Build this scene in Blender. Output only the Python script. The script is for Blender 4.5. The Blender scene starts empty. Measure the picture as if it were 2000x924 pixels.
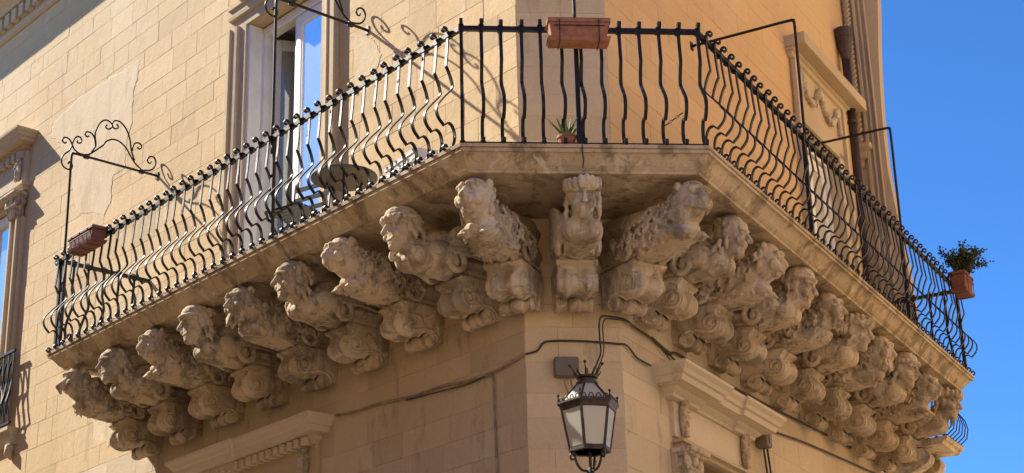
import bpy, math, random
import numpy as np
from mathutils import Vector, Matrix, noise

random.seed(7)
SC = bpy.context.scene
COL = SC.collection
R = math.radians

# ------------------------------------------------------------------ camera
TL, TR = R(41.48), R(28.61)           # headings of the two streets
PITCH, ROLL = R(20.98), R(-1.504)
fw = Vector((0, math.cos(PITCH), math.sin(PITCH)))
up = Vector((0, -math.sin(PITCH), math.cos(PITCH)))
rt = Vector((1, 0, 0))
cr_, cu_ = rt * math.cos(ROLL) + up * math.sin(ROLL), -rt * math.sin(ROLL) + up * math.cos(ROLL)
cam_d = bpy.data.cameras.new('camera')
cam = bpy.data.objects.new('camera', cam_d)
COL.objects.link(cam)
cam.matrix_world = Matrix(((cr_.x, cu_.x, -fw.x, 0), (cr_.y, cu_.y, -fw.y, 0), (cr_.z, cu_.z, -fw.z, 1.6), (0, 0, 0, 1)))
cam_d.sensor_width = 36
cam_d.lens = 3431.5 / 2000 * 36
cam_d.clip_end = 3000
SC.camera = cam

# ------------------------------------------------------------------ light
SUN_DIR = Vector((-0.6926, 0.3389, 0.6368)).normalized()     # towards the sun
w = bpy.data.worlds.new('World')
SC.world = w
w.use_nodes = True
nt = w.node_tree
bg = nt.nodes['Background']
sky = nt.nodes.new('ShaderNodeTexSky')
sky.sky_type = 'NISHITA'
sky.sun_disc = False
sky.sun_elevation = math.asin(SUN_DIR.z)
sky.sun_rotation = math.atan2(SUN_DIR.x, SUN_DIR.y)
sky.altitude = 800
sky.air_density = 0.75
sky.dust_density = 0.0
sky.ozone_density = 10.0
hs = nt.nodes.new('ShaderNodeHueSaturation')
hs.inputs['Saturation'].default_value = 1.08
hs.inputs['Value'].default_value = 1.05
nt.links.new(sky.outputs[0], hs.inputs['Color'])
nt.links.new(hs.outputs[0], bg.inputs[0])
bg.inputs[1].default_value = 0.115
sd = bpy.data.lights.new('sun', 'SUN')
sd.energy = 5.0
sd.angle = R(0.5)
sd.color = (1.0, 0.92, 0.79)
sun = bpy.data.objects.new('sun', sd)
COL.objects.link(sun)
sun.location = (-30, 10, 30)
sun.rotation_euler = SUN_DIR.to_track_quat('Z', 'Y').to_euler()
SC.view_settings.view_transform = 'Standard'
SC.view_settings.look = 'None'
SC.view_settings.exposure = 1.12
SC.view_settings.gamma = 1
SC.view_settings.use_curve_mapping = False

# ------------------------------------------------------------------ plan of the house
dl = Vector((-math.sin(TL), math.cos(TL), 0)); nl = Vector((-math.cos(TL), -math.sin(TL), 0))
dr = Vector((math.sin(TR), math.cos(TR), 0)); nr = Vector((math.cos(TR), -math.sin(TR), 0))
A = Vector((-.3534, 12.1056, 0)); B = Vector((1.4928, 12.2725, 0))
dc = (B - A).normalized(); nc = Vector((dc.y, -dc.x, 0))
DEPTH = 1.05

def inter(p, d, q, e):
    den = d.x * e.y - d.y * e.x
    t = ((q.x - p.x) * e.y - (q.y - p.y) * e.x) / den
    return p + d * t
Aw = inter(A - nl * DEPTH, dl, A - nc * DEPTH, dc)
Bw = inter(B - nr * DEPTH, dr, A - nc * DEPTH, dc)
CH = (Bw - Aw).length

class Frame:
    """a facade: s runs along the wall away from the corner (from the left edge on the cut corner), e outward"""
    def __init__(self, o, d, n, sg):
        self.o, self.d, self.n, self.sg = o, d, n, sg
        self.rz = math.atan2(-n.x, n.y)
    def at(self, s, e, z):
        return self.o + self.d * s + self.n * e + Vector((0, 0, z))
FL = Frame(Aw, dl, nl, 1)
FR = Frame(Bw, dr, nr, -1)
FC = Frame(Aw, dc, nc, -1)

# ------------------------------------------------------------------ mesh helpers
def _sphere(nu=14, nv=9):
    v, f = [(0, 0, 1)], []
    for j in range(1, nv):
        t = math.pi * j / nv
        for i in range(nu):
            a = 2 * math.pi * i / nu
            v.append((math.sin(t) * math.cos(a), math.sin(t) * math.sin(a), math.cos(t)))
    v.append((0, 0, -1))
    for i in range(nu):
        f.append((0, 1 + i, 1 + (i + 1) % nu))
        f.append((len(v) - 1, 1 + (nv - 2) * nu + (i + 1) % nu, 1 + (nv - 2) * nu + i))
    for j in range(nv - 2):
        for i in range(nu):
            a = 1 + j * nu + i; b = 1 + j * nu + (i + 1) % nu
            f.append((a, a + nu, b + nu, b))
    return np.array(v), f
SPV, SPF = _sphere()
SPV2, SPF2 = _sphere(8, 6)

class MB:
    def __init__(self):
        self.v, self.f = [], []
    def add(self, vs, fs):
        n = len(self.v)
        self.v.extend([tuple(map(float, p)) for p in vs])
        self.f.extend([tuple(n + i for i in q) for q in fs])
        return self
    def box(self, x0, x1, y0, y1, z0, z1):
        x0, x1 = min(x0, x1), max(x0, x1); y0, y1 = min(y0, y1), max(y0, y1)
        return self.add([(x0, y0, z0), (x1, y0, z0), (x1, y1, z0), (x0, y1, z0), (x0, y0, z1), (x1, y0, z1), (x1, y1, z1), (x0, y1, z1)],
                        [(0, 3, 2, 1), (4, 5, 6, 7), (0, 1, 5, 4), (1, 2, 6, 5), (2, 3, 7, 6), (3, 0, 4, 7)])
    def extrude(self, poly, x0, x1):
        """closed polygon of (y, z), anticlockwise seen from +x, along x"""
        n = len(poly)
        x0, x1 = min(x0, x1), max(x0, x1)
        vs = [(x0, y, z) for y, z in poly] + [(x1, y, z) for y, z in poly]
        fs = [tuple(range(n))[::-1], tuple(range(n, 2 * n))]
        fs += [(i, (i + 1) % n, n + (i + 1) % n, n + i) for i in range(n)]
        return self.add(vs, fs)
    def prism(self, poly, z0, z1):
        n = len(poly)
        vs = [(p[0], p[1], z0) for p in poly] + [(p[0], p[1], z1) for p in poly]
        fs = [tuple(range(n))[::-1], tuple(range(n, 2 * n))]
        fs += [(i, (i + 1) % n, n + (i + 1) % n, n + i) for i in range(n)]
        return self.add(vs, fs)
    def tube(self, path, r, n=8, closed=False, flat=1.0):
        P = [Vector(p) for p in path]
        m = len(P)
        rr = r if isinstance(r, (list, tuple)) else [r] * m
        T = []
        for i in range(m):
            a = P[i - 1] if (i or closed) else P[i]
            b = P[(i + 1) % m] if (i < m - 1 or closed) else P[i]
            T.append((b - a).normalized())
        u = T[0].orthogonal().normalized()
        base = len(self.v)
        for i in range(m):
            u = (u - T[i] * u.dot(T[i]))
            if u.length < 1e-6: u = T[i].orthogonal()
            u.normalize()
            w_ = T[i].cross(u)
            for k in range(n):
                a = 2 * math.pi * k / n
                self.v.append(tuple(P[i] + (u * math.cos(a) + w_ * math.sin(a) * flat) * rr[i]))
        for i in range(m if closed else m - 1):
            j = (i + 1) % m
            for k in range(n):
                self.f.append((base + i * n + k, base + i * n + (k + 1) % n, base + j * n + (k + 1) % n, base + j * n + k))
        if not closed:
            self.f.append(tuple(base + k for k in range(n))[::-1])
            self.f.append(tuple(base + (m - 1) * n + k for k in range(n)))
        return self
    def ribbon(self, path, wx, th, x=0.0):
        """flat bar bent in the y-z plane: path of (y, z), wx wide along x, th thick"""
        P = [Vector((p[0], p[1])) for p in path]
        m = len(P); base = len(self.v)
        for i in range(m):
            a = P[max(i - 1, 0)]; b = P[min(i + 1, m - 1)]
            t = (b - a).normalized(); nn = Vector((-t.y, t.x)) * th / 2
            for q, sx in ((P[i] + nn, -1), (P[i] + nn, 1), (P[i] - nn, 1), (P[i] - nn, -1)):
                self.v.append((x + sx * wx / 2, q.x, q.y))
        for i in range(m - 1):
            for k in range(4):
                self.f.append((base + i * 4 + k, base + i * 4 + (k + 1) % 4, base + i * 4 + 4 + (k + 1) % 4, base + i * 4 + 4 + k))
        self.f.append((base, base + 3, base + 2, base + 1))
        self.f.append(tuple(base + (m - 1) * 4 + k for k in range(4)))
        return self
    def lathe(self, prof, n=16, c=(0, 0, 0), rot=0.0):
        base = len(self.v); m = len(prof)
        for r_, z in prof:
            for k in range(n):
                a = 2 * math.pi * k / n + rot
                self.v.append((c[0] + r_ * math.cos(a), c[1] + r_ * math.sin(a), c[2] + z))
        for i in range(m - 1):
            for k in range(n):
                self.f.append((base + i * n + k, base + i * n + (k + 1) % n, base + (i + 1) * n + (k + 1) % n, base + (i + 1) * n + k))
        self.f.append(tuple(base + k for k in range(n))[::-1])
        self.f.append(tuple(base + (m - 1) * n + k for k in range(n)))
        return self
    def ell(self, c, r, rx=0.0, lo=False):
        S, F_ = (SPV2, SPF2) if lo else (SPV, SPF)
        p = S * np.array(r)
        if rx:
            cc, ss = math.cos(rx), math.sin(rx)
            p = np.stack([p[:, 0], p[:, 1] * cc - p[:, 2] * ss, p[:, 1] * ss + p[:, 2] * cc], 1)
        return self.add(p + np.array(c), F_)
    def cap(self, a, b, r0, r1, n=8):
        a = Vector(a); b = Vector(b); d = (b - a)
        if d.length < 1e-5: return self
        d.normalize()
        return self.tube([a - d * r0 * .9, a - d * r0 * .5, a, b, b + d * r1 * .5, b + d * r1 * .9],
                         [r0 * .4, r0 * .85, r0, r1, r1 * .85, r1 * .4], n)
    def mesh(self, name, mat=None, smooth=False):
        me = bpy.data.meshes.new(name)
        me.from_pydata(self.v, [], self.f)
        if mat: me.materials.append(mat)
        if smooth: me.polygons.foreach_set('use_smooth', [True] * len(me.polygons))
        me.update()
        return me
    def build(self, name, mat, parent=None, loc=(0, 0, 0), rz=0.0, smooth=False, bevel=0.0):
        o = link(name, self.mesh(name, mat, smooth), parent, loc, rz)
        if bevel:
            bv = o.modifiers.new('bevel', 'BEVEL'); bv.width = bevel; bv.segments = 2; bv.limit_method = 'ANGLE'; bv.angle_limit = R(35)
        return o

def link(name, data, parent=None, loc=(0, 0, 0), rz=0.0):
    o = bpy.data.objects.new(name, data)
    COL.objects.link(o)
    o.parent = parent
    o.location = loc
    o.rotation_euler = (0, 0, rz)
    return o

def tag(o, label=None, cat=None, group=None, kind=None):
    if label: o['label'] = label
    if cat: o['category'] = cat
    if group: o['group'] = group
    if kind: o['kind'] = kind
    return o

def thing(name, label, cat, loc=(0, 0, 0), rz=0.0, group=None):
    o = link(name, None, None, loc, rz)
    o.empty_display_size = .1
    return tag(o, label, cat, group)

def curl(c, r0, r1, a0, turns, n=14):
    """spiral of (y, z) points"""
    out = []
    for i in range(n + 1):
        t = i / n
        a = a0 + turns * 2 * math.pi * t
        rr = r0 + (r1 - r0) * t
        out.append((c[0] + rr * math.cos(a), c[1] + rr * math.sin(a)))
    return out

def spline(pts, sub=5):
    """Catmull-Rom through tuples"""
    P = [np.array(p, float) for p in pts]
    P = [2 * P[0] - P[1]] + P + [2 * P[-1] - P[-2]]
    out = []
    for i in range(1, len(P) - 2):
        for k in range(sub):
            t = k / sub
            a, b, c, d = P[i - 1], P[i], P[i + 1], P[i + 2]
            out.append(tuple(.5 * ((2 * b) + (c - a) * t + (2 * a - 5 * b + 4 * c - d) * t * t + (3 * b - a - 3 * c + d) * t ** 3)))
    out.append(tuple(P[-2]))
    return out

# ------------------------------------------------------------------ materials
class NT:
    def __init__(self, name):
        self.m = bpy.data.materials.new(name)
        self.m.use_nodes = True
        self.t = self.m.node_tree
        self.b = self.t.nodes['Principled BSDF']
    def n(self, typ, **kw):
        x = self.t.nodes.new(typ)
        for k, v in kw.items(): setattr(x, k, v)
        return x
    def l(self, a, b): self.t.links.new(a, b)
    def noise(self, vec, scale, detail=4, rough=.55, dist=0.0):
        x = self.n('ShaderNodeTexNoise')
        x.inputs['Scale'].default_value = scale; x.inputs['Detail'].default_value = detail
        x.inputs['Roughness'].default_value = rough; x.inputs['Distortion'].default_value = dist
        if vec is not None: self.l(vec, x.inputs['Vector'])
        return x.outputs['Fac']
    def ramp(self, fac, a, b):
        x = self.n('ShaderNodeMapRange'); x.interpolation_type = 'SMOOTHSTEP'
        x.inputs['From Min'].default_value = a; x.inputs['From Max'].default_value = b
        self.l(fac, x.inputs['Value'])
        return x.outputs['Result']
    def math(self, op, a, b=None):
        x = self.n('ShaderNodeMath', operation=op)
        for i, v in enumerate((a, b)):
            if v is None: continue
            if isinstance(v, (int, float)): x.inputs[i].default_value = v
            else: self.l(v, x.inputs[i])
        return x.outputs[0]
    def mix(self, fac, a, b, blend='MIX'):
        x = self.n('ShaderNodeMix', data_type='RGBA', blend_type=blend)
        for s, v in (('Factor', fac), ('A', a), ('B', b)):
            i = [k for k in x.inputs if k.name == s and (k.type == 'RGBA' if s != 'Factor' else k.type == 'VALUE')][0]
            if isinstance(v, (int, float)): i.default_value = v
            elif isinstance(v, tuple): i.default_value = (*v, 1)
            else: self.l(v, i)
        return [k for k in x.outputs if k.type == 'RGBA'][0]
    def bump(self, h, strength, dist):
        x = self.n('ShaderNodeBump')
        x.inputs['Strength'].default_value = strength; x.inputs['Distance'].default_value = dist
        self.l(h, x.inputs['Height'])
        self.l(x.outputs[0], self.b.inputs['Normal'])

def stone(name, c1, c2, pale, stain=(.16, .115, .075), stain_lo=.62, pale_lo=.55, rnd=.25, bump=.35, patches=(), grain=45, sharp=.16, sfac=.7, crust=0.0):
    q = NT(name)
    pos = q.n('ShaderNodeNewGeometry').outputs['Position']
    big = q.noise(pos, .8, 5, .6, .4)
    col = q.mix(q.ramp(big, .35, .65), c1, c2)
    mid = q.noise(pos, 3.1, 6, .65, .6)
    col = q.mix(q.math('MULTIPLY', q.ramp(mid, pale_lo, pale_lo + .2), .6), col, pale)
    # dirt: streaks stretched downward plus blotches, shapes of their own
    mp = q.n('ShaderNodeMapping'); mp.inputs['Scale'].default_value = (1, 1, .28)
    q.l(pos, mp.inputs['Vector'])
    st = q.noise(mp.outputs[0], 4.3, 7, .68, .3)
    col = q.mix(q.math('MULTIPLY', q.ramp(st, stain_lo, stain_lo + sharp), sfac), col, stain)
    if crust:
        c2 = q.noise(pos, 8.5, 6, .72, .8)
        col = q.mix(q.math('MULTIPLY', q.ramp(c2, .53, .63), crust), col, (.085, .068, .052))
        c3 = q.noise(pos, 5.3, 6, .7, 1.2)
        col = q.mix(q.math('MULTIPLY', q.ramp(c3, .56, .64), .55), col, (.74, .68, .58))
    for (cx, cy, cz), rad, pc in patches:
        d = q.n('ShaderNodeVectorMath', operation='DISTANCE')
        q.l(pos, d.inputs[0]); d.inputs[1].default_value = (cx, cy, cz)
        dd = q.math('ADD', d.outputs['Value'], q.math('MULTIPLY', q.math('SUBTRACT', q.noise(pos, 2.4, 6, .6), .5), rad * 2.2))
        m = q.ramp(dd, rad, rad * .8)
        col = q.mix(q.math('MULTIPLY', m, .8), col, pc)
    oi = q.n('ShaderNodeObjectInfo').outputs['Random']
    hv = q.n('ShaderNodeHueSaturation')
    q.l(q.math('ADD', q.math('MULTIPLY', oi, rnd), 1 - rnd / 2), hv.inputs['Value'])
    q.l(col, hv.inputs['Color'])
    fine = q.noise(pos, grain, 5, .7)
    col = q.mix(.22, hv.outputs[0], q.mix(q.ramp(fine, .3, .7), (.6, .6, .6), (1.0, 1.0, 1.0)), 'MULTIPLY')
    q.l(col, q.b.inputs['Base Color'])
    q.b.inputs['Roughness'].default_value = .9
    q.b.inputs['Specular IOR Level'].default_value = .2
    vor = q.n('ShaderNodeTexVoronoi'); vor.inputs['Scale'].default_value = 26
    q.l(pos, vor.inputs['Vector'])
    pit = q.ramp(vor.outputs['Distance'], .0, .22)
    h = q.math('ADD', q.math('MULTIPLY', fine, .5), q.math('ADD', q.math('MULTIPLY', pit, .18), q.math('MULTIPLY', q.noise(pos, 9, 4, .6), .9)))
    q.bump(h, bump, .012)
    return q.m

def plain(name, col, rough=.5, metal=0.0, spec=.5, var=.15, scale=12, bump=0.0):
    q = NT(name)
    pos = q.n('ShaderNodeNewGeometry').outputs['Position']
    n1 = q.noise(pos, scale, 5, .6)
    c = q.mix(q.ramp(n1, .3, .7), tuple(x * (1 - var) for x in col), tuple(min(1, x * (1 + var)) for x in col))
    q.l(c, q.b.inputs['Base Color'])
    q.b.inputs['Roughness'].default_value = rough
    q.b.inputs['Metallic'].default_value = metal
    q.b.inputs['Specular IOR Level'].default_value = spec
    if bump: q.bump(n1, bump, .004)
    return q.m

LW = FL.at
M = {}
M['wall_l'] = stone('honey_ashlar', (.60, .435, .24), (.635, .48, .28), (.69, .56, .38), stain=(.46, .33, .2), stain_lo=.57, rnd=.22, bump=.5,  # honey tone of the stone itself
                    patches=((tuple(LW(6.6, 0, 6.8)), .5, (.67, .55, .38)),))
M['wall_low'] = stone('weathered_ashlar', (.58, .465, .32), (.62, .51, .365), (.66, .57, .43), stain=(.34, .27, .19), stain_lo=.54, rnd=.2, bump=.5)
M['wall_c'] = stone('corner_ashlar', (.67, .515, .32), (.70, .555, .36), (.73, .61, .43), stain=(.33, .25, .165), stain_lo=.56, rnd=.12)
M['wall_r'] = stone('warm_ashlar', (.68, .45, .23), (.70, .49, .265), (.72, .54, .33), stain=(.46, .3, .16), stain_lo=.62, rnd=.1)
M['mortar'] = stone('lime_mortar', (.55, .42, .26), (.6, .46, .3), (.64, .52, .37), rnd=0)
M['carved'] = stone('carved_limestone', (.56, .44, .30), (.60, .49, .35), (.70, .62, .50), stain=(.14, .11, .08), stain_lo=.47, pale_lo=.46, rnd=.22, bump=.8, grain=60, sharp=.11, sfac=.52, crust=.46)
M['trim'] = stone('moulded_limestone', (.52, .41, .27), (.57, .46, .31), (.64, .55, .42), stain=(.24, .18, .12), stain_lo=.62, rnd=.08)
M['slab'] = stone('slab_limestone', (.52, .405, .26), (.57, .455, .305), (.64, .54, .4), stain=(.17, .125, .08), stain_lo=.49, rnd=.2, sharp=.12, sfac=.65, crust=.28)
M['cornice'] = stone('pale_cornice_limestone', (.64, .54, .39), (.68, .58, .44), (.72, .64, .5), stain=(.4, .32, .23), stain_lo=.56, rnd=.08)
def iron_mat():
    q = NT('weathered_black_iron')
    pos = q.n('ShaderNodeNewGeometry').outputs['Position']
    c = q.mix(q.ramp(q.noise(pos, 30, 4), .35, .7), (.008, .0075, .0075), (.016, .014, .013))
    rust = q.ramp(q.noise(pos, 9, 6, .7, .5), .58, .68)
    c = q.mix(q.math('MULTIPLY', rust, .7), c, (.055, .028, .016))
    q.l(c, q.b.inputs['Base Color'])
    q.l(q.math('ADD', q.math('MULTIPLY', rust, .35), .46), q.b.inputs['Roughness'])
    q.b.inputs['Specular IOR Level'].default_value = .32
    q.bump(q.noise(pos, 60, 4), .25, .003)
    return q.m
M['iron'] = iron_mat()
M['iron_rust'] = plain('dull_iron', (.03, .024, .02), .55, 0, .4, .5, 30, .2)
M['white'] = plain('white_paint', (.78, .77, .74), .45, 0, .4, .05, 6)
M['greyframe'] = plain('shaded_white_paint', (.62, .61, .56), .5, 0, .4, .06, 6)  # white frame paint greyed to put shade on the open leaf
M['room'] = plain('room_plaster', (.50, .49, .44), .9, 0, .2, .05, 3)
M['terra'] = plain('terracotta', (.33, .145, .085), .8, 0, .25, .22, 14, .2)
M['terra2'] = plain('terracotta_tray', (.20, .078, .045), .8, 0, .25, .22, 14, .2)
M['plum'] = plain('faded_brown_plastic', (.18, .068, .055), .6, 0, .35, .15, 14)
M['soil'] = plain('soil', (.05, .035, .025), 1, 0, .1, .4, 40)
M['pipe'] = plain('brown_downpipe', (.055, .032, .026), .5, 0, .4, .3, 8)
M['cable'] = plain('dark_cable', (.06, .05, .045), .7, 0, .3, .3, 20)
M['cable_w'] = plain('stone_painted_cable', (.33, .25, .17), .8, 0, .2, .3, 12)
M['boxgrey'] = plain('grey_plastic', (.17, .15, .13), .55, 0, .35, .1, 9)
M['brass'] = plain('aged_lantern_metal', (.045, .033, .026), .42, .3, .5, .5, 30, .2)
M['tabletop'] = plain('grey_table_metal', (.09, .085, .08), .5, 0, .4, .2, 10)
M['chairblue'] = plain('dark_blue_slat', (.012, .016, .03), .45, 0, .5, .3, 10)
M['plastic_w'] = plain('white_plastic', (.8, .8, .79), .35, 0, .5, .03, 10)
M['leaf'] = plain('dark_green_leaf', (.045, .065, .022), .5, 0, .4, .5, 8)
M['aloe'] = plain('aloe_leaf', (.10, .15, .045), .45, 0, .4, .35, 20)
M['twig'] = plain('twig', (.10, .075, .05), .9, 0, .2, .3, 20)
M['ground'] = stone('paving_limestone', (.46, .37, .255), (.49, .395, .275), (.52, .43, .31), stain=(.2, .16, .11), rnd=0, grain=15)
M['far'] = stone('neighbour_stone', (.52, .4, .26), (.56, .44, .3), (.6, .5, .38), stain=(.3, .22, .15), rnd=.1)

def glass(name, tint, gloss, rough=.03, trans=0.0):
    q = NT(name)
    q.b.inputs['Base Color'].default_value = (*tint, 1)
    q.b.inputs['Roughness'].default_value = .6
    g = q.n('ShaderNodeBsdfGlossy'); g.inputs['Roughness'].default_value = rough
    g.inputs['Color'].default_value = (.95, .97, 1, 1)
    body = q.b.outputs[0]
    if trans:
        t = q.n('ShaderNodeBsdfTranslucent'); t.inputs['Color'].default_value = (*tint, 1)
        m2 = q.n('ShaderNodeMixShader'); m2.inputs[0].default_value = trans
        q.l(body, m2.inputs[1]); q.l(t.outputs[0], m2.inputs[2]); body = m2.outputs[0]
    # slight waviness of old panes
    pos = q.n('ShaderNodeNewGeometry').outputs['Position']
    bp = q.n('ShaderNodeBump'); bp.inputs['Strength'].default_value = .05; bp.inputs['Distance'].default_value = .02
    q.l(q.noise(pos, 3, 2), bp.inputs['Height']); q.l(bp.outputs[0], g.inputs['Normal'])
    m = q.n('ShaderNodeMixShader')
    m.inputs[0].default_value = gloss
    q.l(body, m.inputs[1]); q.l(g.outputs[0], m.inputs[2])
    q.l(m.outputs[0], q.t.nodes['Material Output'].inputs[0])
    return q.m
M['pane_sky'] = glass('sky_reflecting_pane', (.30, .33, .34), .72)
M['pane_dull'] = glass('dull_green_pane', (.22, .225, .17), .14)
M['pane_right'] = glass('pale_curtained_pane', (.55, .52, .42), .25)
M['pane_lamp'] = glass('frosted_lantern_glass', (.80, .79, .70), .10, .25, .55)

# ------------------------------------------------------------------ ground and street
tag(MB().add([(-400, -400, 0), (400, -400, 0), (400, 400, 0), (-400, 400, 0)], [(0, 1, 2, 3)]).build('ground', M['ground']), kind='structure')

# ------------------------------------------------------------------ the palazzo
TOPZ = 13.6
palazzo = thing('palazzo', 'honey coloured limestone palazzo with cut corner carrying the long balcony', 'building', tuple(Aw))
def loc_in(parent, p): return tuple(Vector(p) - Vector(parent.location))

LEN_L, LEN_R = 15.0, 7.10
OPEN_L = [(2.84, 4.22, 6.9, 10.32), (9.55, 10.9, 7.05, 10.0), (3.05, 4.45, 3.9, 5.3)]
OPEN_R = [(4.95, 6.15, 6.9, 9.62), (1.2, 2.4, 3.9, 5.15)]
# zones where trim covers the wall, no blocks needed there
ZONE_L = [(2.56, 4.5, 6.9, 10.62), (9.1, 11.4, 7.0, 10.8), (2.75, 4.75, 3.0, 5.55)]
ZONE_R = [(4.72, 6.42, 6.9, 10.36), (.85, 2.75, 3.0, 5.52), (6.88, 7.2, 3, 14)]
BACK = -.0038

def backing(F, length, openings, name, depth=.42):
    mb = MB()
    ss = sorted({0, length, *[o[0] for o in openings], *[o[1] for o in openings]})
    zs = sorted({0, TOPZ, *[o[2] for o in openings], *[o[3] for o in openings]})
    g = F.sg
    for a, b in zip(ss, ss[1:]):
        for c, d in zip(zs, zs[1:]):
            ms, mz = (a + b) / 2, (c + d) / 2
            if any(o[0] < ms < o[1] and o[2] < mz < o[3] for o in openings): continue
            mb.add([(g * a, BACK, c), (g * b, BACK, c), (g * b, BACK, d), (g * a, BACK, d)], [(0, 1, 2, 3)])
    for o in openings:
        a, b, c, d = g * o[0], g * o[1], o[2], o[3]
        for q in ([(a, c), (a, d)], [(b, c), (b, d)], [(a, d), (b, d)], [(a, c), (b, c)]):
            mb.add([(q[0][0], BACK, q[0][1]), (q[1][0], BACK, q[1][1]), (q[1][0], -depth, q[1][1]), (q[0][0], -depth, q[0][1])], [(0, 1, 2, 3)])
    return mb.build(name, M['mortar'], palazzo, loc_in(palazzo, F.o), F.rz)
wall_left = backing(FL, LEN_L, OPEN_L, 'wall_left')
wall_corner = backing(FC, CH, [], 'wall_corner')
wall_right = backing(FR, LEN_R, OPEN_R, 'wall_right')
# roof, back walls
P0 = Aw + dl * LEN_L; P1 = Bw + dr * LEN_R; P2 = P1 + (P0 - Aw)
rb = MB()
pts = [P0, Aw, Bw, P1, P1 - nr * 6, P0 - nl * 6]
rb.add([(p.x - Aw.x, p.y - Aw.y, TOPZ) for p in pts], [tuple(range(6))])
for a, b in ((P1, P1 - nr * 6), (P1 - nr * 6, P0 - nl * 6), (P0 - nl * 6, P0)):
    a, b = a - Aw, b - Aw
    rb.add([(a.x, a.y, 0), (b.x, b.y, 0), (b.x, b.y, TOPZ), (a.x, a.y, TOPZ)], [(0, 1, 2, 3)])
rb.build('roof', M['mortar'], palazzo)
# plain rooms behind the openings
def room(F, s0, s1, z0, z1, depth=3.0):
    g = F.sg; mb = MB()
    a, b = g * s0, g * s1
    y0, y1 = -.43, -depth
    v = [(a, y0, z0), (b, y0, z0), (b, y0, z1), (a, y0, z1), (a, y1, z0), (b, y1, z0), (b, y1, z1), (a, y1, z1)]
    mb.add(v, [(4, 5, 6, 7), (0, 1, 5, 4), (3, 2, 6, 7), (0, 3, 7, 4), (1, 2, 6, 5)])
    mb.build('room', M['room'], palazzo, loc_in(palazzo, F.o), F.rz)
room(FL, 2.3, 4.9, 6.9, 10.33, 1.6); room(FL, 9.2, 11.4, 7.0, 10.3, 2.4); room(FR, 4.5, 6.6, 6.9, 10, 2.0)
room(FL, 2.8, 4.7, 3.5, 5.5, 2.0); room(FR, 1.0, 2.6, 3.5, 5.4, 1.6)

# ashlar blocks: 300 that show largest are pieces of their own, the rest one joined piece per wall
camP = Vector((0, 0, 1.6))
def project(P):
    d = P - camP; zc = d.dot(fw)
    return 1000 + 3431.5 * d.dot(cr_) / zc, 462 - 3431.5 * d.dot(cu_) / zc, zc
blocks = []
COURSE = .222
def lay(F, parent, mat, s0, s1, z0, z1, zones, lens, seed):
    rnd = random.Random(seed)
    k = 0
    z = z0
    while z < z1:
        h = round(COURSE * rnd.choice((.86, 1.0, 1.0, 1.14, 1.3)), 3)
        mz = z + h / 2
        iv = [(s0, s1)]
        for o in zones:
            if o[2] < mz < o[3]:
                nv = []
                for a, b in iv:
                    if o[1] <= a or o[0] >= b: nv.append((a, b)); continue
                    if o[0] > a: nv.append((a, o[0]))
                    if o[1] < b: nv.append((o[1], b))
                iv = nv
        for a, b in iv:
            s = a; first = True
            while s < b - 1e-4:
                L = rnd.choice(lens)
                if first and k % 2: L *= .55
                first = False
                e = s + L
                if b - e < .14: e = b
                blocks.append((F, parent, mat, round(s, 3), round(e, 3), round(z, 3), round(z + h, 3), rnd.random()))
                s = e
        k += 1; z += h
    globals()['Z_NEXT'] = z
lay(FL, wall_left, M['wall_low'], 0, 11.6, 4.33, 5.95, ZONE_L, (.34, .42, .5, .62), 2)
lay(FL, wall_left, M['wall_l'], 0, 11.6, Z_NEXT, 13.3, ZONE_L, (.26, .34, .42, .5, .62), 3)
lay(FC, wall_corner, M['wall_c'], 0, CH, 4.33, 11.5, [], (CH * .5, CH * .62, CH), 5)
lay(FR, wall_right, M['wall_low'], 0, LEN_R, 4.33, 6.05, ZONE_R, (.4, .52, .6, .7), 8)
lay(FR, wall_right, M['wall_r'], 0, LEN_R, Z_NEXT, 13.3, ZONE_R, (.4, .52, .6, .7), 9)

def block_mesh(mb, L, h, c=.002, gap=.0007, x0=0, z0=0, y=0.0, sg=1):
    a, b = sg * (x0 + gap), sg * (x0 + L - gap)
    a, b = min(a, b), max(a, b)
    z_, zt = z0 + gap, z0 + h - gap
    v = [(a, -.05, z_), (b, -.05, z_), (b, -.05, zt), (a, -.05, zt),
         (a, y - c, z_), (b, y - c, z_), (b, y - c, zt), (a, y - c, zt),
         (a + c, y, z_ + c), (b - c, y, z_ + c), (b - c, y, zt - c), (a + c, y, zt - c)]
    f = [(0, 1, 5, 4), (1, 2, 6, 5), (2, 3, 7, 6), (3, 0, 4, 7), (4, 5, 9, 8), (5, 6, 10, 9), (6, 7, 11, 10), (7, 4, 8, 11), (8, 9, 10, 11)]
    mb.add(v, f)
scored = []
for b in blocks:
    F, parent, mat, s0, s1, z0, z1, rv = b
    c = F.at((s0 + s1) / 2, 0, (z0 + z1) / 2)
    x, y, zc = project(c)
    p1 = project(F.at(s0, 0, (z0 + z1) / 2)); p2 = project(F.at(s1, 0, (z0 + z1) / 2))
    area = abs(p1[0] - p2[0]) * (z1 - z0) / zc
    vis = -20 < x < 2020 and -20 < y < 944
    hid = False
    if 6.85 < z1 and z0 < 6.9 and s0 < 5.9: hid = True
    scored.append((0 if (not vis or hid) else area, b))
scored.sort(key=lambda t: -t[0])
cache = {}
rest = {}
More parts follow.
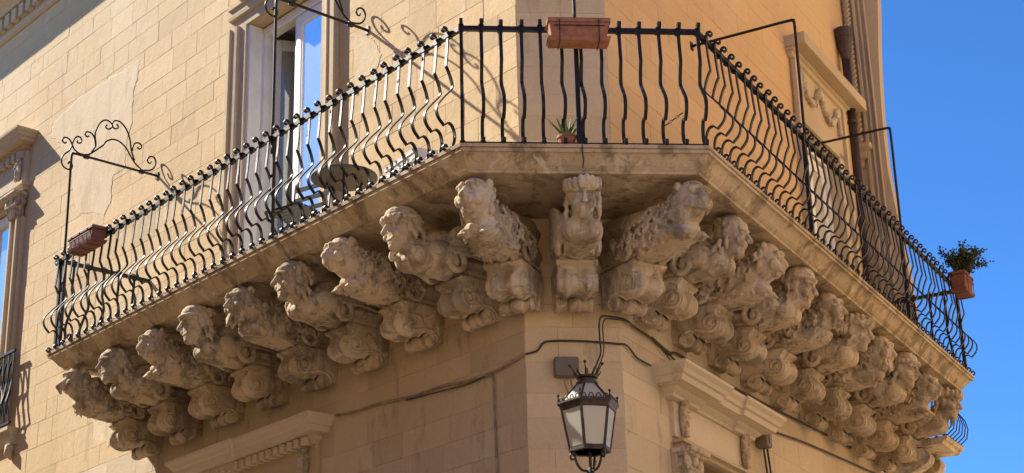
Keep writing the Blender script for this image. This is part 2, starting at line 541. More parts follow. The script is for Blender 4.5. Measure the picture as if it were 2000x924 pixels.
for i, (a, b) in enumerate(scored):
    F, parent, mat, s0, s1, z0, z1, rv = b
    jy = (rv - .5) * .0032
    if i < 300:
        gp = (.0002, .0006, .0012)[int(rv * 2.999)]
        key = (round(s1 - s0, 3), round(z1 - z0, 3), mat.name, gp)
        if key not in cache:
            mb = MB(); L, h = key[0], key[1]
            block_mesh(mb, L, h, c=.0015 + gp, gap=gp, x0=-L / 2, z0=-h / 2)
            cache[key] = mb.mesh('stone_block', mat)
        o = link('stone_block', cache[key], parent, (F.sg * (s0 + s1) / 2, jy, (z0 + z1) / 2))
        o.rotation_euler = ((random.random() - .5) * .009, 0, (random.random() - .5) * .007)
    else:
        block_mesh(rest.setdefault((parent.name, mat.name), (MB(), parent, mat))[0], s1 - s0, z1 - z0, x0=s0, z0=z0, y=jy, sg=F.sg)
for mb, parent, mat in rest.values():
    tag(mb.build('stone_blocks', mat, parent), kind='stuff')

# old lime render still sticking to the ashlar
M['render'] = stone('pale_lime_render', (.625, .485, .305), (.665, .53, .35), (.70, .585, .42), stain=(.5, .38, .24), stain_lo=.5, rnd=0, bump=.45)
def render_patch(pts, seed):
    rnd = random.Random(seed); out = []
    for i, p in enumerate(pts):
        q = pts[(i + 1) % len(pts)]
        for k in range(7):
            t = k / 7
            out.append((p[0] + (q[0] - p[0]) * t + rnd.uniform(-.022, .022), p[1] + (q[1] - p[1]) * t + rnd.uniform(-.018, .018)))
    mb = MB(); n = len(out)
    cx = sum(p[0] for p in out) / n; cz = sum(p[1] for p in out) / n
    ring2 = [(p[0] + (cx - p[0]) * .03, p[1] + (cz - p[1]) * .03) for p in out]
    vs = [(x, -.003, z_) for x, z_ in out] + [(x, .0034, z_) for x, z_ in ring2]
    fs = [(i, (i + 1) % n, n + (i + 1) % n, n + i) for i in range(n)] + [tuple(range(n, 2 * n))]
    mb.add(vs, fs)
    mb.build('render_patch', M['render'], wall_left)
render_patch([(8.60, 10.79), (8.0, 10.89), (7.18, 10.87), (6.76, 10.83), (6.48, 10.84), (6.50, 10.6), (6.58, 10.44), (6.56, 10.08), (6.68, 9.84), (6.68, 9.52), (6.97, 9.52), (6.98, 9.18), (7.12, 9.07), (7.79, 9.34), (8.08, 10.06), (8.39, 10.44), (8.62, 10.62)], 1)
render_patch([(2.33, 9.45), (2.09, 9.32), (1.96, 9.19), (1.88, 9.03), (1.94, 8.92), (2.12, 8.91), (2.24, 8.77), (2.33, 8.9), (2.28, 9.13), (2.36, 9.33)], 2)
render_patch([(7.3, 7.5), (6.9, 7.45), (6.6, 7.2), (6.3, 6.9), (6.35, 6.5), (6.7, 6.3), (6.9, 6.6), (7.2, 6.8), (7.35, 7.1)], 3)

# ------------------------------------------------------------------ trim helpers on a facade
def cornice(F, parent, name, s0, s1, prof, z, mat=None, returns=True, bevel=0.0):
    """moulding: profile of (e, dz) from the wall bottom outward and up; both ends are mitred back to the wall"""
    mat = mat or M['trim']
    g = F.sg; mb = MB()
    n = len(prof)
    rows = []
    for (s, sgn) in ((s0, -1), (s1, 1)):
        rows.append([(g * (s + (sgn * e if returns else 0)), e, z + dz) for e, dz in prof])
    vs = rows[0] + rows[1]
    fs = []
    for i in range(n - 1):
        fs.append((i, i + 1, n + i + 1, n + i))
    if returns:
        for k, s in ((0, s0), (1, s1)):
            base = len(vs)
            vs += [(g * (s + (-1 if k == 0 else 1) * e), -.03, z + dz) for e, dz in prof]
            for i in range(n - 1): fs.append((k * n + i, k * n + i + 1, base + i + 1, base + i))
    q0, q1 = (prof[0][0], prof[-1][0]) if returns else (0, 0)
    vs += [(g * (s0 - q1), -.03, z + prof[-1][1]), (g * (s1 + q1), -.03, z + prof[-1][1]), (g * (s0 - q0), -.03, z + prof[0][1]), (g * (s1 + q0), -.03, z + prof[0][1])]
    m = len(vs)
    fs.append((n - 1, 2 * n - 1, m - 3, m - 4)); fs.append((0, n, m - 1, m - 2))
    mb.add(vs, fs)
    return mb.build(name, mat, parent, loc_in(parent, F.o) if parent else tuple(F.o), F.rz)

def fbox(F, parent, name, mat, s0, s1, e0, e1, z0, z1, bevel=.004):
    return MB().box(F.sg * s0, F.sg * s1, e0, e1, z0, z1).build(name, mat, parent, loc_in(parent, F.o), F.rz, bevel=bevel)

CORN = [(.02, 0), (.05, .005), (.055, .03), (.09, .05), (.10, .08), (.20, .085), (.215, .13), (.235, .14), (.25, .17), (.28, .2), (.285, .225)]
cornL = cornice(FL, palazzo, 'window_cornice', 2.85, 4.65, CORN, 5.52, M['cornice'])
for i in range(17):       # dentils
    s = 2.84 + i * .112
    fbox(FL, palazzo, 'dentil', M['cornice'], s, s + .06, -.01, .13, 5.515, 5.592)
cornice(FL, palazzo, 'cornice_break', 4.1, 4.652, [(e + .025, dz) for e, dz in CORN], 5.521, M['cornice'])
# jambs and carved blocks of the low left window
fbox(FL, palazzo, 'window_jamb', M['trim'], 2.78, 3.05, -.02, .04, 3.6, 5.52)
fbox(FL, palazzo, 'window_jamb', M['trim'], 4.45, 4.72, -.02, .04, 3.6, 5.52)
fbox(FL, palazzo, 'window_lintel', M['trim'], 3.05, 4.45, -.02, .03, 5.3, 5.519)
cornR = cornice(FR, palazzo, 'window_cornice', .87, 2.50, CORN, 5.50, M['cornice'])
cornice(FR, palazzo, 'cornice_break', .865, 1.25, [(e + .03, dz + .002) for e, dz in CORN], 5.50, M['cornice'])
cornice(FR, palazzo, 'cornice_break', 2.2, 2.505, [(e + .03, dz + .002) for e, dz in CORN], 5.50, M['cornice'])
fbox(FR, palazzo, 'window_frieze', M['cornice'], .9, 2.45, -.02, .03, 5.2, 5.5)
cornice(FR, palazzo, 'architrave', 1.0, 2.4, [(.03, 0), (.06, .01), (.06, .04), (.1, .05), (.1, .075)], 5.1)
fbox(FR, palazzo, 'window_jamb', M['trim'], .86, 1.2, -.02, .05, 3.6, 5.09)
fbox(FR, palazzo, 'window_jamb', M['trim'], 2.4, 2.7, -.02, .05, 3.6, 5.09)

# upper cornice above the left wall, with dentils
UPC = [(.02, 0), (.05, .02), (.06, .06), (.06, .28), (.15, .30), (.16, .36), (.24, .44), (.46, .47), (.48, .62), (.55, .72), (.56, .8)]
cornice(FL, palazzo, 'crown_cornice', 0.2, 14.0, UPC, 12.52, returns=False)
DS = MB().box(-.06, .06, -.02, .14, 0, .17).mesh('dentil', M['trim'])
for i in range(34):
    link('dentil', DS, palazzo, loc_in(palazzo, FL.at(6.5 + i * .2, 0, 12.62)), FL.rz)

# ------------------------------------------------------------------ carved blobs (remeshed stone)
def remesh(mb, name, mat, voxel=.011, smooth=3, rough=.004, freq=14, seed=0):
    me = mb.mesh(name + '_tmp')
    o = bpy.data.objects.new(name + '_tmp', me)
    COL.objects.link(o)
    rm = o.modifiers.new('r', 'REMESH'); rm.mode = 'VOXEL'; rm.voxel_size = voxel; rm.adaptivity = 0
    if smooth:
        sm = o.modifiers.new('s', 'SMOOTH'); sm.iterations = smooth; sm.factor = .5
    dg = bpy.context.evaluated_depsgraph_get()
    dg.update()
    out = bpy.data.meshes.new_from_object(o.evaluated_get(dg))
    bpy.data.objects.remove(o); bpy.data.meshes.remove(me)
    n = len(out.vertices)
    co = np.empty(n * 3, 'f'); out.vertices.foreach_get('co', co)
    no = np.empty(n * 3, 'f'); out.vertices.foreach_get('normal', no)
    co = co.reshape(-1, 3); no = no.reshape(-1, 3)
    if rough:
        off = Vector((seed * 3.7, seed * 1.3, 0))
        d = np.array([noise.noise(Vector(c) * freq + off) + .6 * noise.noise(Vector(c) * freq * 2.6 + off) for c in co])
        co = co + no * (d * rough)[:, None]
        out.vertices.foreach_set('co', co.ravel())
    out.materials.clear(); out.materials.append(mat)
    out.polygons.foreach_set('use_smooth', [True] * len(out.polygons))
    out.name = name
    out.update()
    return out

def carved_drop(seed):
    """bunch of fruit and leaves hanging on a jamb, 0.12 wide, 0.3 tall"""
    rnd = random.Random(seed); mb = MB()
    mb.ell((0, .02, .17), (.045, .035, .16))
    for i in range(26):
        z = rnd.uniform(.02, .32); wv = .055 * (1 - abs(z - .18) / .3)
        x = rnd.uniform(-wv, wv)
        mb.ell((x, .045 + rnd.uniform(-.01, .015), z), (rnd.uniform(.012, .024),) * 2 + (rnd.uniform(.014, .032),), lo=True)
    for s in (-1, 1):
        for k in range(3): mb.cap((s * .02, .04, .3 - k * .08), (s * .065, .035, .34 - k * .08), .018, .007)
    return remesh(mb, 'carved_drop', M['carved'], .007, 1, .002, 40, seed)
DROP = carved_drop(1)
for F, s, z in ((FL, 2.93, 5.17), (FL, 4.58, 5.17), (FR, 1.03, 5.19), (FR, 2.36, 5.19)):
    link('carved_drop', DROP, palazzo, loc_in(palazzo, F.at(s, .035, z)), F.rz)
def capital(seed):
    """small composite capital: two volutes, leaves, abacus; 0.34 wide"""
    mb = MB()
    mb.box(-.19, .19, -.02, .17, .27, .31).box(-.165, .165, -.02, .14, .245, .275)
    mb.box(-.12, .12, -.02, .07, 0, .25)
    for s in (-1, 1):
        c = (s * .125, .09, .19)
        mb.tube([(c[0] + s * p[0], c[1], c[2] + p[1]) for p in curl((0, 0), .062, .012, 1.6, -1.6, 22)], .016, 6)
        mb.ell(c, (.05, .03, .05))
        mb.tube([(c[0], -.02, c[2]), (c[0], .11, c[2])], .045, 10)
    for k in range(5):
        x = -.1 + k * .05
        mb.cap((x, .07, .02), (x, .09, .12), .02, .024); mb.ell((x, .115, .135), (.022, .02, .016), lo=True)
    mb.ell((0, .1, .21), (.035, .035, .04))
    return remesh(mb, 'capital', M['carved'], .009, 1, .002, 30, seed)
CAPM = capital(2)
for F, s, z in ((FR, 1.03, 4.78), (FR, 2.55, 4.78), (FL, 9.3, 9.72)):
    link('capital', CAPM, palazzo, loc_in(palazzo, F.at(s, .03, z)), F.rz)

# ------------------------------------------------------------------ french door on the left
def door_leaf(parent, name, W, H, mat_frame, mat_pane, loc, rz, fw_=.085, t=.05, rail=.12):
    o = MB().box(0, fw_, 0, t, 0, H).box(W - fw_, W, 0, t, 0, H).box(fw_ + .001, W - fw_ - .001, 0.001, t - .001, 0, rail * 1.6).box(fw_ + .001, W - fw_ - .001, .001, t - .001, H - rail, H).build(name, mat_frame, parent, loc, rz, bevel=.006)
    MB().box(fw_ - .005, W - fw_ + .005, t * .4, t * .6, rail * 1.6 - .01, H - rail + .01).build('pane', mat_pane, o)
    MB().box(fw_, fw_ + .018, t * .62, t * .85, rail * 1.6, H - rail).box(W - fw_ - .018, W - fw_, t * .62, t * .85, rail * 1.6, H - rail).build('glazing_bead', mat_frame, o)
    return o
lo = Vector(loc_in(palazzo, FL.o))
def inL(s, e, z): return loc_in(palazzo, FL.at(s, e, z))
# moulded surround
for s0, s1 in ((2.56, 2.86), (4.20, 4.50)):
    k = MB()
    far = s0 > 3
    a, b = (s1, s0) if far else (s0, s1)
    sg = 1 if b > a else -1
    prof = [(a, -.03), (a, .07), (a + sg * .05, .07), (a + sg * .055, .045), (a + sg * .13, .045), (a + sg * .135, .06), (a + sg * .17, .055), (a + sg * .18, .02), (a + sg * .28, .015), (a + sg * .3, -.03)]
    k.prism([(s, e) for s, e in prof] if sg < 0 else [(s, e) for s, e in prof][::-1], 6.99, 10.34)
    k.build('door_surround', M['trim'], palazzo, tuple(lo), FL.rz)
prof = [(.30, 0), (.07, .3)]
cornice(FL, palazzo, 'door_head', 2.56, 4.5, [(.015, 0), (.02, .12), (.055, .125), (.06, .16), (.045, .165), (.045, .24), (.07, .245), (.07, .3)], 10.325, returns=False)
cornice(FL, palazzo, 'door_hood', 2.9, 4.15, [(.04, 0), (.2, .02), (.22, .1), (.3, .14), (.3, .2)], 10.66)
# fixed white frame
fr = MB().box(2.86, 2.95, -.28, -.16, 6.99, 10.30).box(4.11, 4.20, -.28, -.16, 6.99, 10.30).box(2.951, 4.109, -.279, -.161, 10.2, 10.3)
frame_l = fr.build('door_frame', M['white'], palazzo, tuple(lo), FL.rz, bevel=.006)
MB().box(4.165, 4.215, -.16, -.01, 6.99, 10.31).build('outer_frame', M['white'], palazzo, tuple(lo), FL.rz, bevel=.004)
MB().box(2.845, 2.885, -.16, -.02, 6.99, 10.31).build('outer_frame', M['white'], palazzo, tuple(lo), FL.rz, bevel=.004)
door_leaf(palazzo, 'door_leaf', .60, 3.18, M['white'], M['pane_sky'], inL(2.95, -.22, 7.01), FL.rz)
# the other leaf stands open into the room
door_leaf(palazzo, 'door_leaf', .58, 3.18, M['greyframe'], M['pane_dull'], inL(4.10, -.26, 7.01), FL.rz + R(180 + 62))
MB().box(3.55, 3.60, -.26, -.19, 7.01, 10.19).build('meeting_stile', M['white'], palazzo, tuple(lo), FL.rz, bevel=.004)

# ------------------------------------------------------------------ far left window with its aedicule
cornice(FL, palazzo, 'hood_cornice', 9.27, 11.4, CORN[:], 10.60)
HM = MB().box(-.045, .045, 0, .11, 0, .09).mesh('dentil', M['trim'])
for i in range(12): link('dentil', HM, palazzo, inL(9.28 + i * .15, .0, 10.52), FL.rz)
fbox(FL, palazzo, 'window_frieze', M['trim'], 9.15, 11.3, -.02, .05, 10.16, 10.6)
link('carved_drop', DROP, palazzo, inL(9.3, .05, 10.2), FL.rz)
cornice(FL, palazzo, 'architrave', 9.2, 11.3, [(.05, 0), (.09, .01), (.09, .05), (.12, .06), (.12, .1)], 10.06)
for a, b, e in ((9.15, 9.45, .05), (9.2, 9.24, .09), (9.36, 9.40, .09), (9.46, 9.53, .03)):
    fbox(FL, palazzo, 'pilaster', M['trim'], a, b, -.02, e, 7.0, 9.72)
MB().box(9.56, 9.64, -.2, -.08, 7.06, 9.98).box(10.2, 10.27, -.2, -.08, 7.06, 9.98).box(9.641, 10.199, -.199, -.081, 9.88, 9.98).build('window_frame', M['white'], palazzo, tuple(lo), FL.rz, bevel=.005)
MB().box(9.64, 10.2, -.15, -.14, 7.06, 9.9).build('pane', M['pane_sky'], palazzo, tuple(lo), FL.rz)

# ------------------------------------------------------------------ right wall: door, hood, frieze with garland, strip pilaster
ro = loc_in(palazzo, FR.o)
def inR(s, e, z): return loc_in(palazzo, FR.at(s, e, z))
fbox(FR, palazzo, 'door_hood', M['trim'], 4.61, 6.72, -.02, .24, 10.385, 10.525, bevel=.01)
cornice(FR, palazzo, 'hood_bed_mould', 4.72, 6.4, [(.03, 0), (.06, .01), (.07, .05), (.1, .06), (.1, .09)], 10.29)
fbox(FR, palazzo, 'door_frieze', M['trim'], 4.72, 6.42, -.03, .03, 9.62, 10.36)
for s0, s1, e in ((4.72, 4.8, .07), (4.8, 4.97, .03), (6.14, 6.32, .03), (6.32, 6.42, .07)):
    fbox(FR, palazzo, 'door_surround', M['trim'], s0, s1, -.03, e, 6.99, 9.70 if e < .05 else 10.28)
g = MB()
def gar(t):     # two swags and end drops
    return [(-(4.9 + .62 * k + .62 * u), .045, 10.2 - .26 * math.sin(math.pi * u)) for k in range(2) for u in [i / 12 for i in range(13)]]
pth = gar(0)
g.tube(pth, [.035 + .014 * abs(math.sin(i * 1.9)) for i in range(len(pth))], 8)
rnd = random.Random(4)
for p in pth:
    for q in range(3):
        g.ell((p[0] + rnd.uniform(-.03, .03), .07 + rnd.uniform(-.01, .012), p[2] + rnd.uniform(-.04, .04)), (.022, .018, .022), lo=True)
for s in (4.88, 6.16):
    for k in range(7): g.ell((-s + rnd.uniform(-.012, .012), .06, 10.2 - k * .05), (.034 - .002 * k, .03, .034), lo=True)
gm = remesh(g, 'garland', M['carved'], .01, 1, .002, 30, 3)
link('garland', gm, palazzo, ro, FR.rz)
MB().box(-5.03, -4.95, -.25, -.12, 6.99, 9.6).box(-6.15, -6.07, -.25, -.12, 6.99, 9.6).box(-6.069, -5.031, -.249, -.121, 9.5, 9.6).build('door_frame', M['white'], palazzo, ro, FR.rz, bevel=.005)
door_leaf(palazzo, 'door_leaf', .52, 2.45, M['white'], M['pane_right'], inR(5.55, -.2, 7.03), FR.rz)
door_leaf(palazzo, 'door_leaf', .52, 2.45, M['white'], M['pane_right'], inR(6.07, -.2, 7.03), FR.rz)
# end strip of the facade, side towards the street corner, with rope moulding
edge = spline([(-.02, 7.0), (.46, 7.0), (.47, 8.0), (.45, 8.5), (.40, 9.1), (.355, 9.6), (.345, 10.0), (.355, 10.5), (.39, 11.2), (.45, 11.9), (.47, 12.6), (.5, 14.0)], 4)
edge[0] = (-.02, 7.0)
k = MB(); poly = [p for p in edge[3:]] + [(-.02, 14.0)]; poly = [(-.02, 7.0)] + poly
k.extrude(poly, -7.09, -6.95)
k.build('end_pilaster', M['trim'], palazzo, ro, FR.rz)
for e0, e1, d in ((.13, .17, .05), (.20, .23, .03), (.27, .29, .045)):
    MB().box(-6.95 + d, -6.96, e0, e1, 7.0, 13.9).build('pilaster_fillet', M['trim'], palazzo, ro, FR.rz, bevel=.008)
k = MB()
for i in range(60):
    z = 10.0 + i * .065
    k.cap((-6.93, .03, z), (-6.9, .085, z + .06), .026, .026, 6)
k.build('rope_moulding', M['trim'], palazzo, ro, FR.rz, smooth=True)
cornice(FR, palazzo, 'pilaster_capital', 7.0, 7.05, [(.05, 0), (.08, .02), (.09, .1), (.13, .13), (.14, .2), (.2, .23), (.21, .28)], 9.75)
cornice(FR, palazzo, 'pilaster_necking', 6.98, 7.04, [(.05, 0), (.1, .02), (.1, .06)], 9.45)

# ------------------------------------------------------------------ balcony slab
RL, RRr = 6.02, 6.79
WLp = Aw + dl * RL; Lp = WLp + nl * DEPTH
WEp = Bw + dr * RRr; Ep = WEp + nr * DEPTH
PATH = [WLp, Lp, A, B, Ep, WEp]
NRM = [dl, nl, nc, nr, dr]
def off(i, o):
    """path vertex i moved outward by o with a mitre"""
    if i == 0: return PATH[0] + NRM[0] * o
    if i == 5: return PATH[5] + NRM[4] * o
    a, b = NRM[i - 1], NRM[i]
    return PATH[i] + (a + b) * (o / (1 + a.dot(b)))
balcony = thing('stone_balcony', 'long stone balcony slab with moulded edge wrapping the cut corner', 'balcony', (A.x, A.y, 6.8))
b0 = Vector((A.x, A.y, 6.8))
SP = [(-.25, 6.805), (-.09, 6.805), (-.085, 6.822), (-.078, 6.828), (-.066, 6.838), (-.05, 6.855), (-.034, 6.878), (-.016, 6.903), (-.002, 6.920), (.012, 6.930), (.030, 6.932), (.032, 6.956), (.024, 6.958), (.024, 6.962), (.042, 6.964), (.044, 6.99), (-.25, 6.99)]
def slab_piece(seg, t0, t1):
    p, q = PATH[seg], PATH[seg + 1]
    L = (q - p).length; n = NRM[seg]; d = (q - p).normalized()
    mb = MB(); rows = []
    for t, end in ((t0, 0), (t1, 1)):
        row = []
        for o, z in SP:
            if t <= 0 and seg > 0: P = off(seg, o)
            elif t >= 1 and seg < 4: P = off(seg + 1, o)
            else: P = p + d * (L * t + (.0035 if end == 0 else -.0035)) + n * o
            row.append((P.x - b0.x, P.y - b0.y, z - b0.z))
        rows.append(row)
    m = len(SP)
    fs = [tuple(range(m)), tuple(range(2 * m - 1, m - 1, -1))] + [(i, m + i, m + (i + 1) % m, (i + 1) % m) for i in range(m)]
    mb.add(rows[0] + rows[1], fs)
    mb.build('edge_stone', M['slab'], balcony)
for seg, cuts in ((0, (0, 1)), (1, (0, .13, .30, .46, .63, .80, 1)), (2, (0, 1)), (3, (0, .06, .30, .47, .62, .8, 1)), (4, (0, 1))):
    for a, b in zip(cuts, cuts[1:]): slab_piece(seg, a, b)
core = [off(i, -.24) for i in range(6)]
core = [WLp - dl * .24] + core[1:5] + [WEp - dr * .24, Bw + nr * .002, Aw + nl * .002]
MB().prism([(p.x - b0.x, p.y - b0.y) for p in core][::-1], .012, .188).build('slab', M['slab'], balcony)

# ------------------------------------------------------------------ corbels
Z0 = 5.90
def console_mesh(W=.30):
    """S-scroll console: big roll in front, small roll against the wall"""
    front = spline([(.00, .40), (.41, .40), (.447, .397), (.452, .38), (.435, .366), (.415, .352), (.406, .33), (.413, .30), (.436, .265), (.445, .23), (.435, .192), (.405, .166), (.36, .155), (.31, .158), (.265, .172), (.23, .182), (.205, .17)], 3)
    n = len(front)
    mb = MB(); J = 19
    grid = []
    for i, (y, z) in enumerate(front):
        a = front[max(i - 1, 0)]; b = front[min(i + 1, n - 1)]
        tx, tz = b[0] - a[0], b[1] - a[1]; L = math.hypot(tx, tz) or 1
        ny, nz = -tz / L, tx / L          # outward
        if z > .36: dep = 0
        else: dep = min(1, (.36 - z) / .05)
        row = []
        for j in range(J):
            u = j / (J - 1) * 2 - 1
            g = 0
            au = abs(u)
            if .80 > au > .28: g = math.sin((au - .28) / .52 * math.pi) * .032
            if au < .18: g = -.012 * math.cos(au / .18 * math.pi / 2)
            g *= dep
            flare = 1.08 if z > .365 else 1.0
            row.append((u * W / 2 * flare, y + ny * g, z + nz * g))
        grid.append(row)
    vs = [p for row in grid for p in row]
    fs = []
    for i in range(n - 1):
        for j in range(J - 1):
            a = i * J + j
            fs.append((a, a + 1, a + J + 1, a + J))
    mb.add(vs, fs)
    # side cheeks
    side = [(0, .40)] + front[1:] + [(0, .17)]
    for sx in (-1, 1):
        mb.add([(sx * W / 2 * (1.08 if z > .365 else 1), y, z) for y, z in side], [tuple(range(len(side))) if sx < 0 else tuple(range(len(side)))[::-1]])
    return mb.mesh('console', M['carved'], False)
CONSOLE = console_mesh()
def roll_mesh(W=.30):
    mb = MB(); pr = []
    for u, r_ in ((-1, .04), (-.98, .062), (-.8, .068), (-.72, .058), (-.4, .05), (-.28, .066), (.28, .066), (.4, .05), (.72, .058), (.8, .068), (.98, .062), (1, .04)):
        pr.append((r_, u * W / 2))
    tmp = MB().lathe(pr, 18)
    mb.add([(z, .135 + x, .135 + y) for x, y, z in tmp.v], tmp.f)
    mb.box(-W / 2 * .98, W / 2 * .98, -.01, .13, .12, .24)
    return mb.mesh('lower_scroll', M['carved'], False)
ROLL_ = roll_mesh()
def volute_mesh(sx, W=.30):
    mb = MB()
    x = sx * (W / 2 - .002)
    sp = curl((.352, .245), .078, .016, -1.3, 1.75, 34)
    tail = spline([(.12, .085), (.08, .115), (.08, .16), (.13, .20), (.20, .205), (.27, .19), (.33, .172)], 4)
    pth = [(x, y, z) for y, z in tail + sp]
    mb.tube(pth, [.013] * len(tail) + [.015 - .005 * i / 34 for i in range(35)], 6)
    mb.ell((x, .352, .245), (.02, .032, .032))
    return mb.mesh('side_volute', M['carved'], True)
VOLS = [volute_mesh(-1), volute_mesh(1)]
PED = MB().box(-.135, .135, -.01, .42, .395, .43).box(-.15, .15, -.01, .455, .43, .455).box(-.13, .13, -.01, .44, .455, .50).mesh('pedestal', M['carved'])

def human(seed, style):
    """winged bust with a human head; style: cap, crown, helmet, bare"""
    rnd = random.Random(seed); hd = MB(); mb = MB()
    hy, hz = 0, 0
    # skull, face, jaw (head built about its own centre, then scaled and bowed)
    hd.ell((0, hy - .025, hz + .02), (.096, .10, .115))
    hd.ell((0, hy + .015, hz - .03), (.080, .078, .108))
    hd.ell((0, hy + .045, hz + .062), (.072, .052, .042))             # forehead
    hd.ell((0, hy + .062, hz - .116), (.038, .036, .03))               # chin
    hd.cap((0, hy + .092, hz + .03), (0, hy + .128, hz - .034), .011, .019)
    for q in (-1, 1):
        hd.cap((q * .064, hy + .072, hz + .036), (q * .018, hy + .098, hz + .040), .013, .012)
        hd.ell((q * .037, hy + .076, hz + .010), (.016, .012, .009))
        hd.ell((q * .046, hy + .066, hz - .042), (.032, .03, .03))
        hd.ell((q * .016, hy + .118, hz - .038), (.012, .012, .010))
        hd.ell((q * .098, hy - .005, hz - .005), (.018, .028, .04))
    hd.cap((-.026, hy + .086, hz - .068), (.026, hy + .086, hz - .068), .010, .010)
    hd.cap((-.02, hy + .083, hz - .091), (.02, hy + .083, hz - .091), .011, .011)
    for i in range(30):
        a = rnd.uniform(1.15, 2 * math.pi - 1.15) + math.pi / 2
        zz = rnd.uniform(-.13, .11); w_ = rnd.uniform(-.2, .3)
        hd.tube([(.098 * math.cos(a), hy - .02 + .1 * math.sin(a), hz + zz), (.112 * math.cos(a + w_ * .5), hy - .03 + .108 * math.sin(a + w_ * .5), hz + zz - .03), (.106 * math.cos(a + w_), hy - .03 + .1 * math.sin(a + w_), hz + zz - .065)], [.016, .019, .008], 6)
    if style == 'crown':
        for i in range(18):
            a = i / 18 * 2 * math.pi
            x, y = .104 * math.cos(a), hy - .005 + .108 * math.sin(a)
            hd.cap((x, y, hz + .06), (x * 1.08, hy - .005 + .116 * math.sin(a), hz + .104 + rnd.uniform(-.012, .008)), .026, .021, 6)
            hd.ell((x * 1.03, hy - .005 + .111 * math.sin(a), hz + .062), (.023, .023, .013), lo=True)
    elif style == 'helmet':
        hd.ell((0, hy - .01, hz + .075), (.104, .11, .082))
        hd.tube([(.106 * math.cos(a), hy - .005 + .114 * math.sin(a), hz + .062) for a in [i / 20 * 2 * math.pi for i in range(20)]], .012, 6, closed=True)
    elif style == 'cap':
        hd.ell((0, hy - .015, hz + .09), (.1, .105, .065))
        for i in range(22):
            a = i / 22 * 2 * math.pi
            hd.ell((.104 * math.cos(a), hy - .01 + .113 * math.sin(a), hz + .062), (.02, .02, .022), lo=True)
    else:
        hd.ell((0, hy - .02, hz + .045), (.1, .106, .1))
        for i in range(26):
            a = rnd.uniform(3.4, 6.0) + 0.0; q = .1 * math.sqrt(rnd.random())
            hd.ell((q * math.cos(a), hy - .02 + q * math.sin(a), hz + .122 - q * .45 + rnd.uniform(-.012, .012)), (.02, .02, .016), lo=True)
    add_head(mb, hd, (rnd.uniform(-.01, .01), .855 + rnd.uniform(-.012, .012), .722), 1.26, rnd.uniform(.05, .28), rnd.uniform(-.16, .16))
    # neck, plump chest, keel
    mb.cap((0, .80, .61), (0, .64, .55), .09, .12)
    mb.ell((0, .60, .55), (.168, .17, .13))
    br = rnd.uniform(.95, 1.12)
    for q in (-1, 1):
        mb.ell((q * .075, .735, .505), (.092 * br, .10 * br, .09 * br))
        mb.ell((q * .135, .58, .56), (.066, .13, .10))
        # arm stump curling into a leaf scroll
        mb.tube([(q * .168, y, z) for y, z in curl((.47, .50), .115, .03, .4, 1.25, 22)], [.034 - .012 * i / 22 for i in range(23)], 7)
        mb.ell((q * .165, .47, .50), (.022, .04, .04))
        for i in range(7):      # wing feathers sweeping back to the wall
            mb.tube(spline([(q * .13, .62 - .02 * i, .56 + .026 * i), (q * .182, .44, .58 + .035 * i), (q * .185, .22, .57 + .047 * i), (q * .165, .02, .545 + .052 * i)], 4), [.022] * 13, 7, flat=.75)
        for i in range(5):      # covert feathers
            mb.cap((q * .17, .40 - .06 * i, .60 + .03 * i), (q * .19, .34 - .06 * i, .57 + .03 * i), .026, .015, 6)
    mb.ell((0, .635, .485), (.152, .21, .09))
    mb.ell((0, .60, .44), (.11, .17, .045))
    mb.cap((0, .5, .53), (0, .04, .55), .145, .15)
    mb.cap((0, .54, .66), (0, .02, .76), .14, .16)
    for i in range(11):      # leafy collar along the keel
        u = i / 10 * 2 - 1
        mb.cap((u * .12, .765 - .12 * u * u, .425 + .03 * abs(u)), (u * .12, .60 - .1 * u * u, .405), .02, .013, 6)
    return remesh(mb, 'winged_bust', M['carved'], .0072, 1, .0020, 16, seed)

def add_head(mb, hd, c, k, bow, turn):
    m = Matrix.Translation(c) @ Matrix.Rotation(turn, 4, 'Z') @ Matrix.Rotation(-bow, 4, 'X') @ Matrix.Scale(k, 4)
    mb.add([m @ Vector(p) for p in hd.v], hd.f)

def lock(mb, rnd, p, n_, L, r_):
    """wavy tuft lying on the coat: from p downward, hugging the surface"""
    d = Vector((rnd.uniform(-.35, .35), rnd.uniform(-.5, .5), -1)).normalized()
    q = Vector(p); n_ = Vector(n_); side = d.cross(n_)
    sg = rnd.choice((-1, 1)) * L * .16
    pts = [q, q + d * L * .33 + side * sg + n_ * r_ * .5, q + d * L * .66 - side * sg + n_ * r_ * .5, q + d * L + side * sg * .4]
    mb.tube(spline([tuple(x) for x in pts], 2), [r_ * f for f in (.75, .95, 1.05, 1.0, .9, .7, .35)], 5)

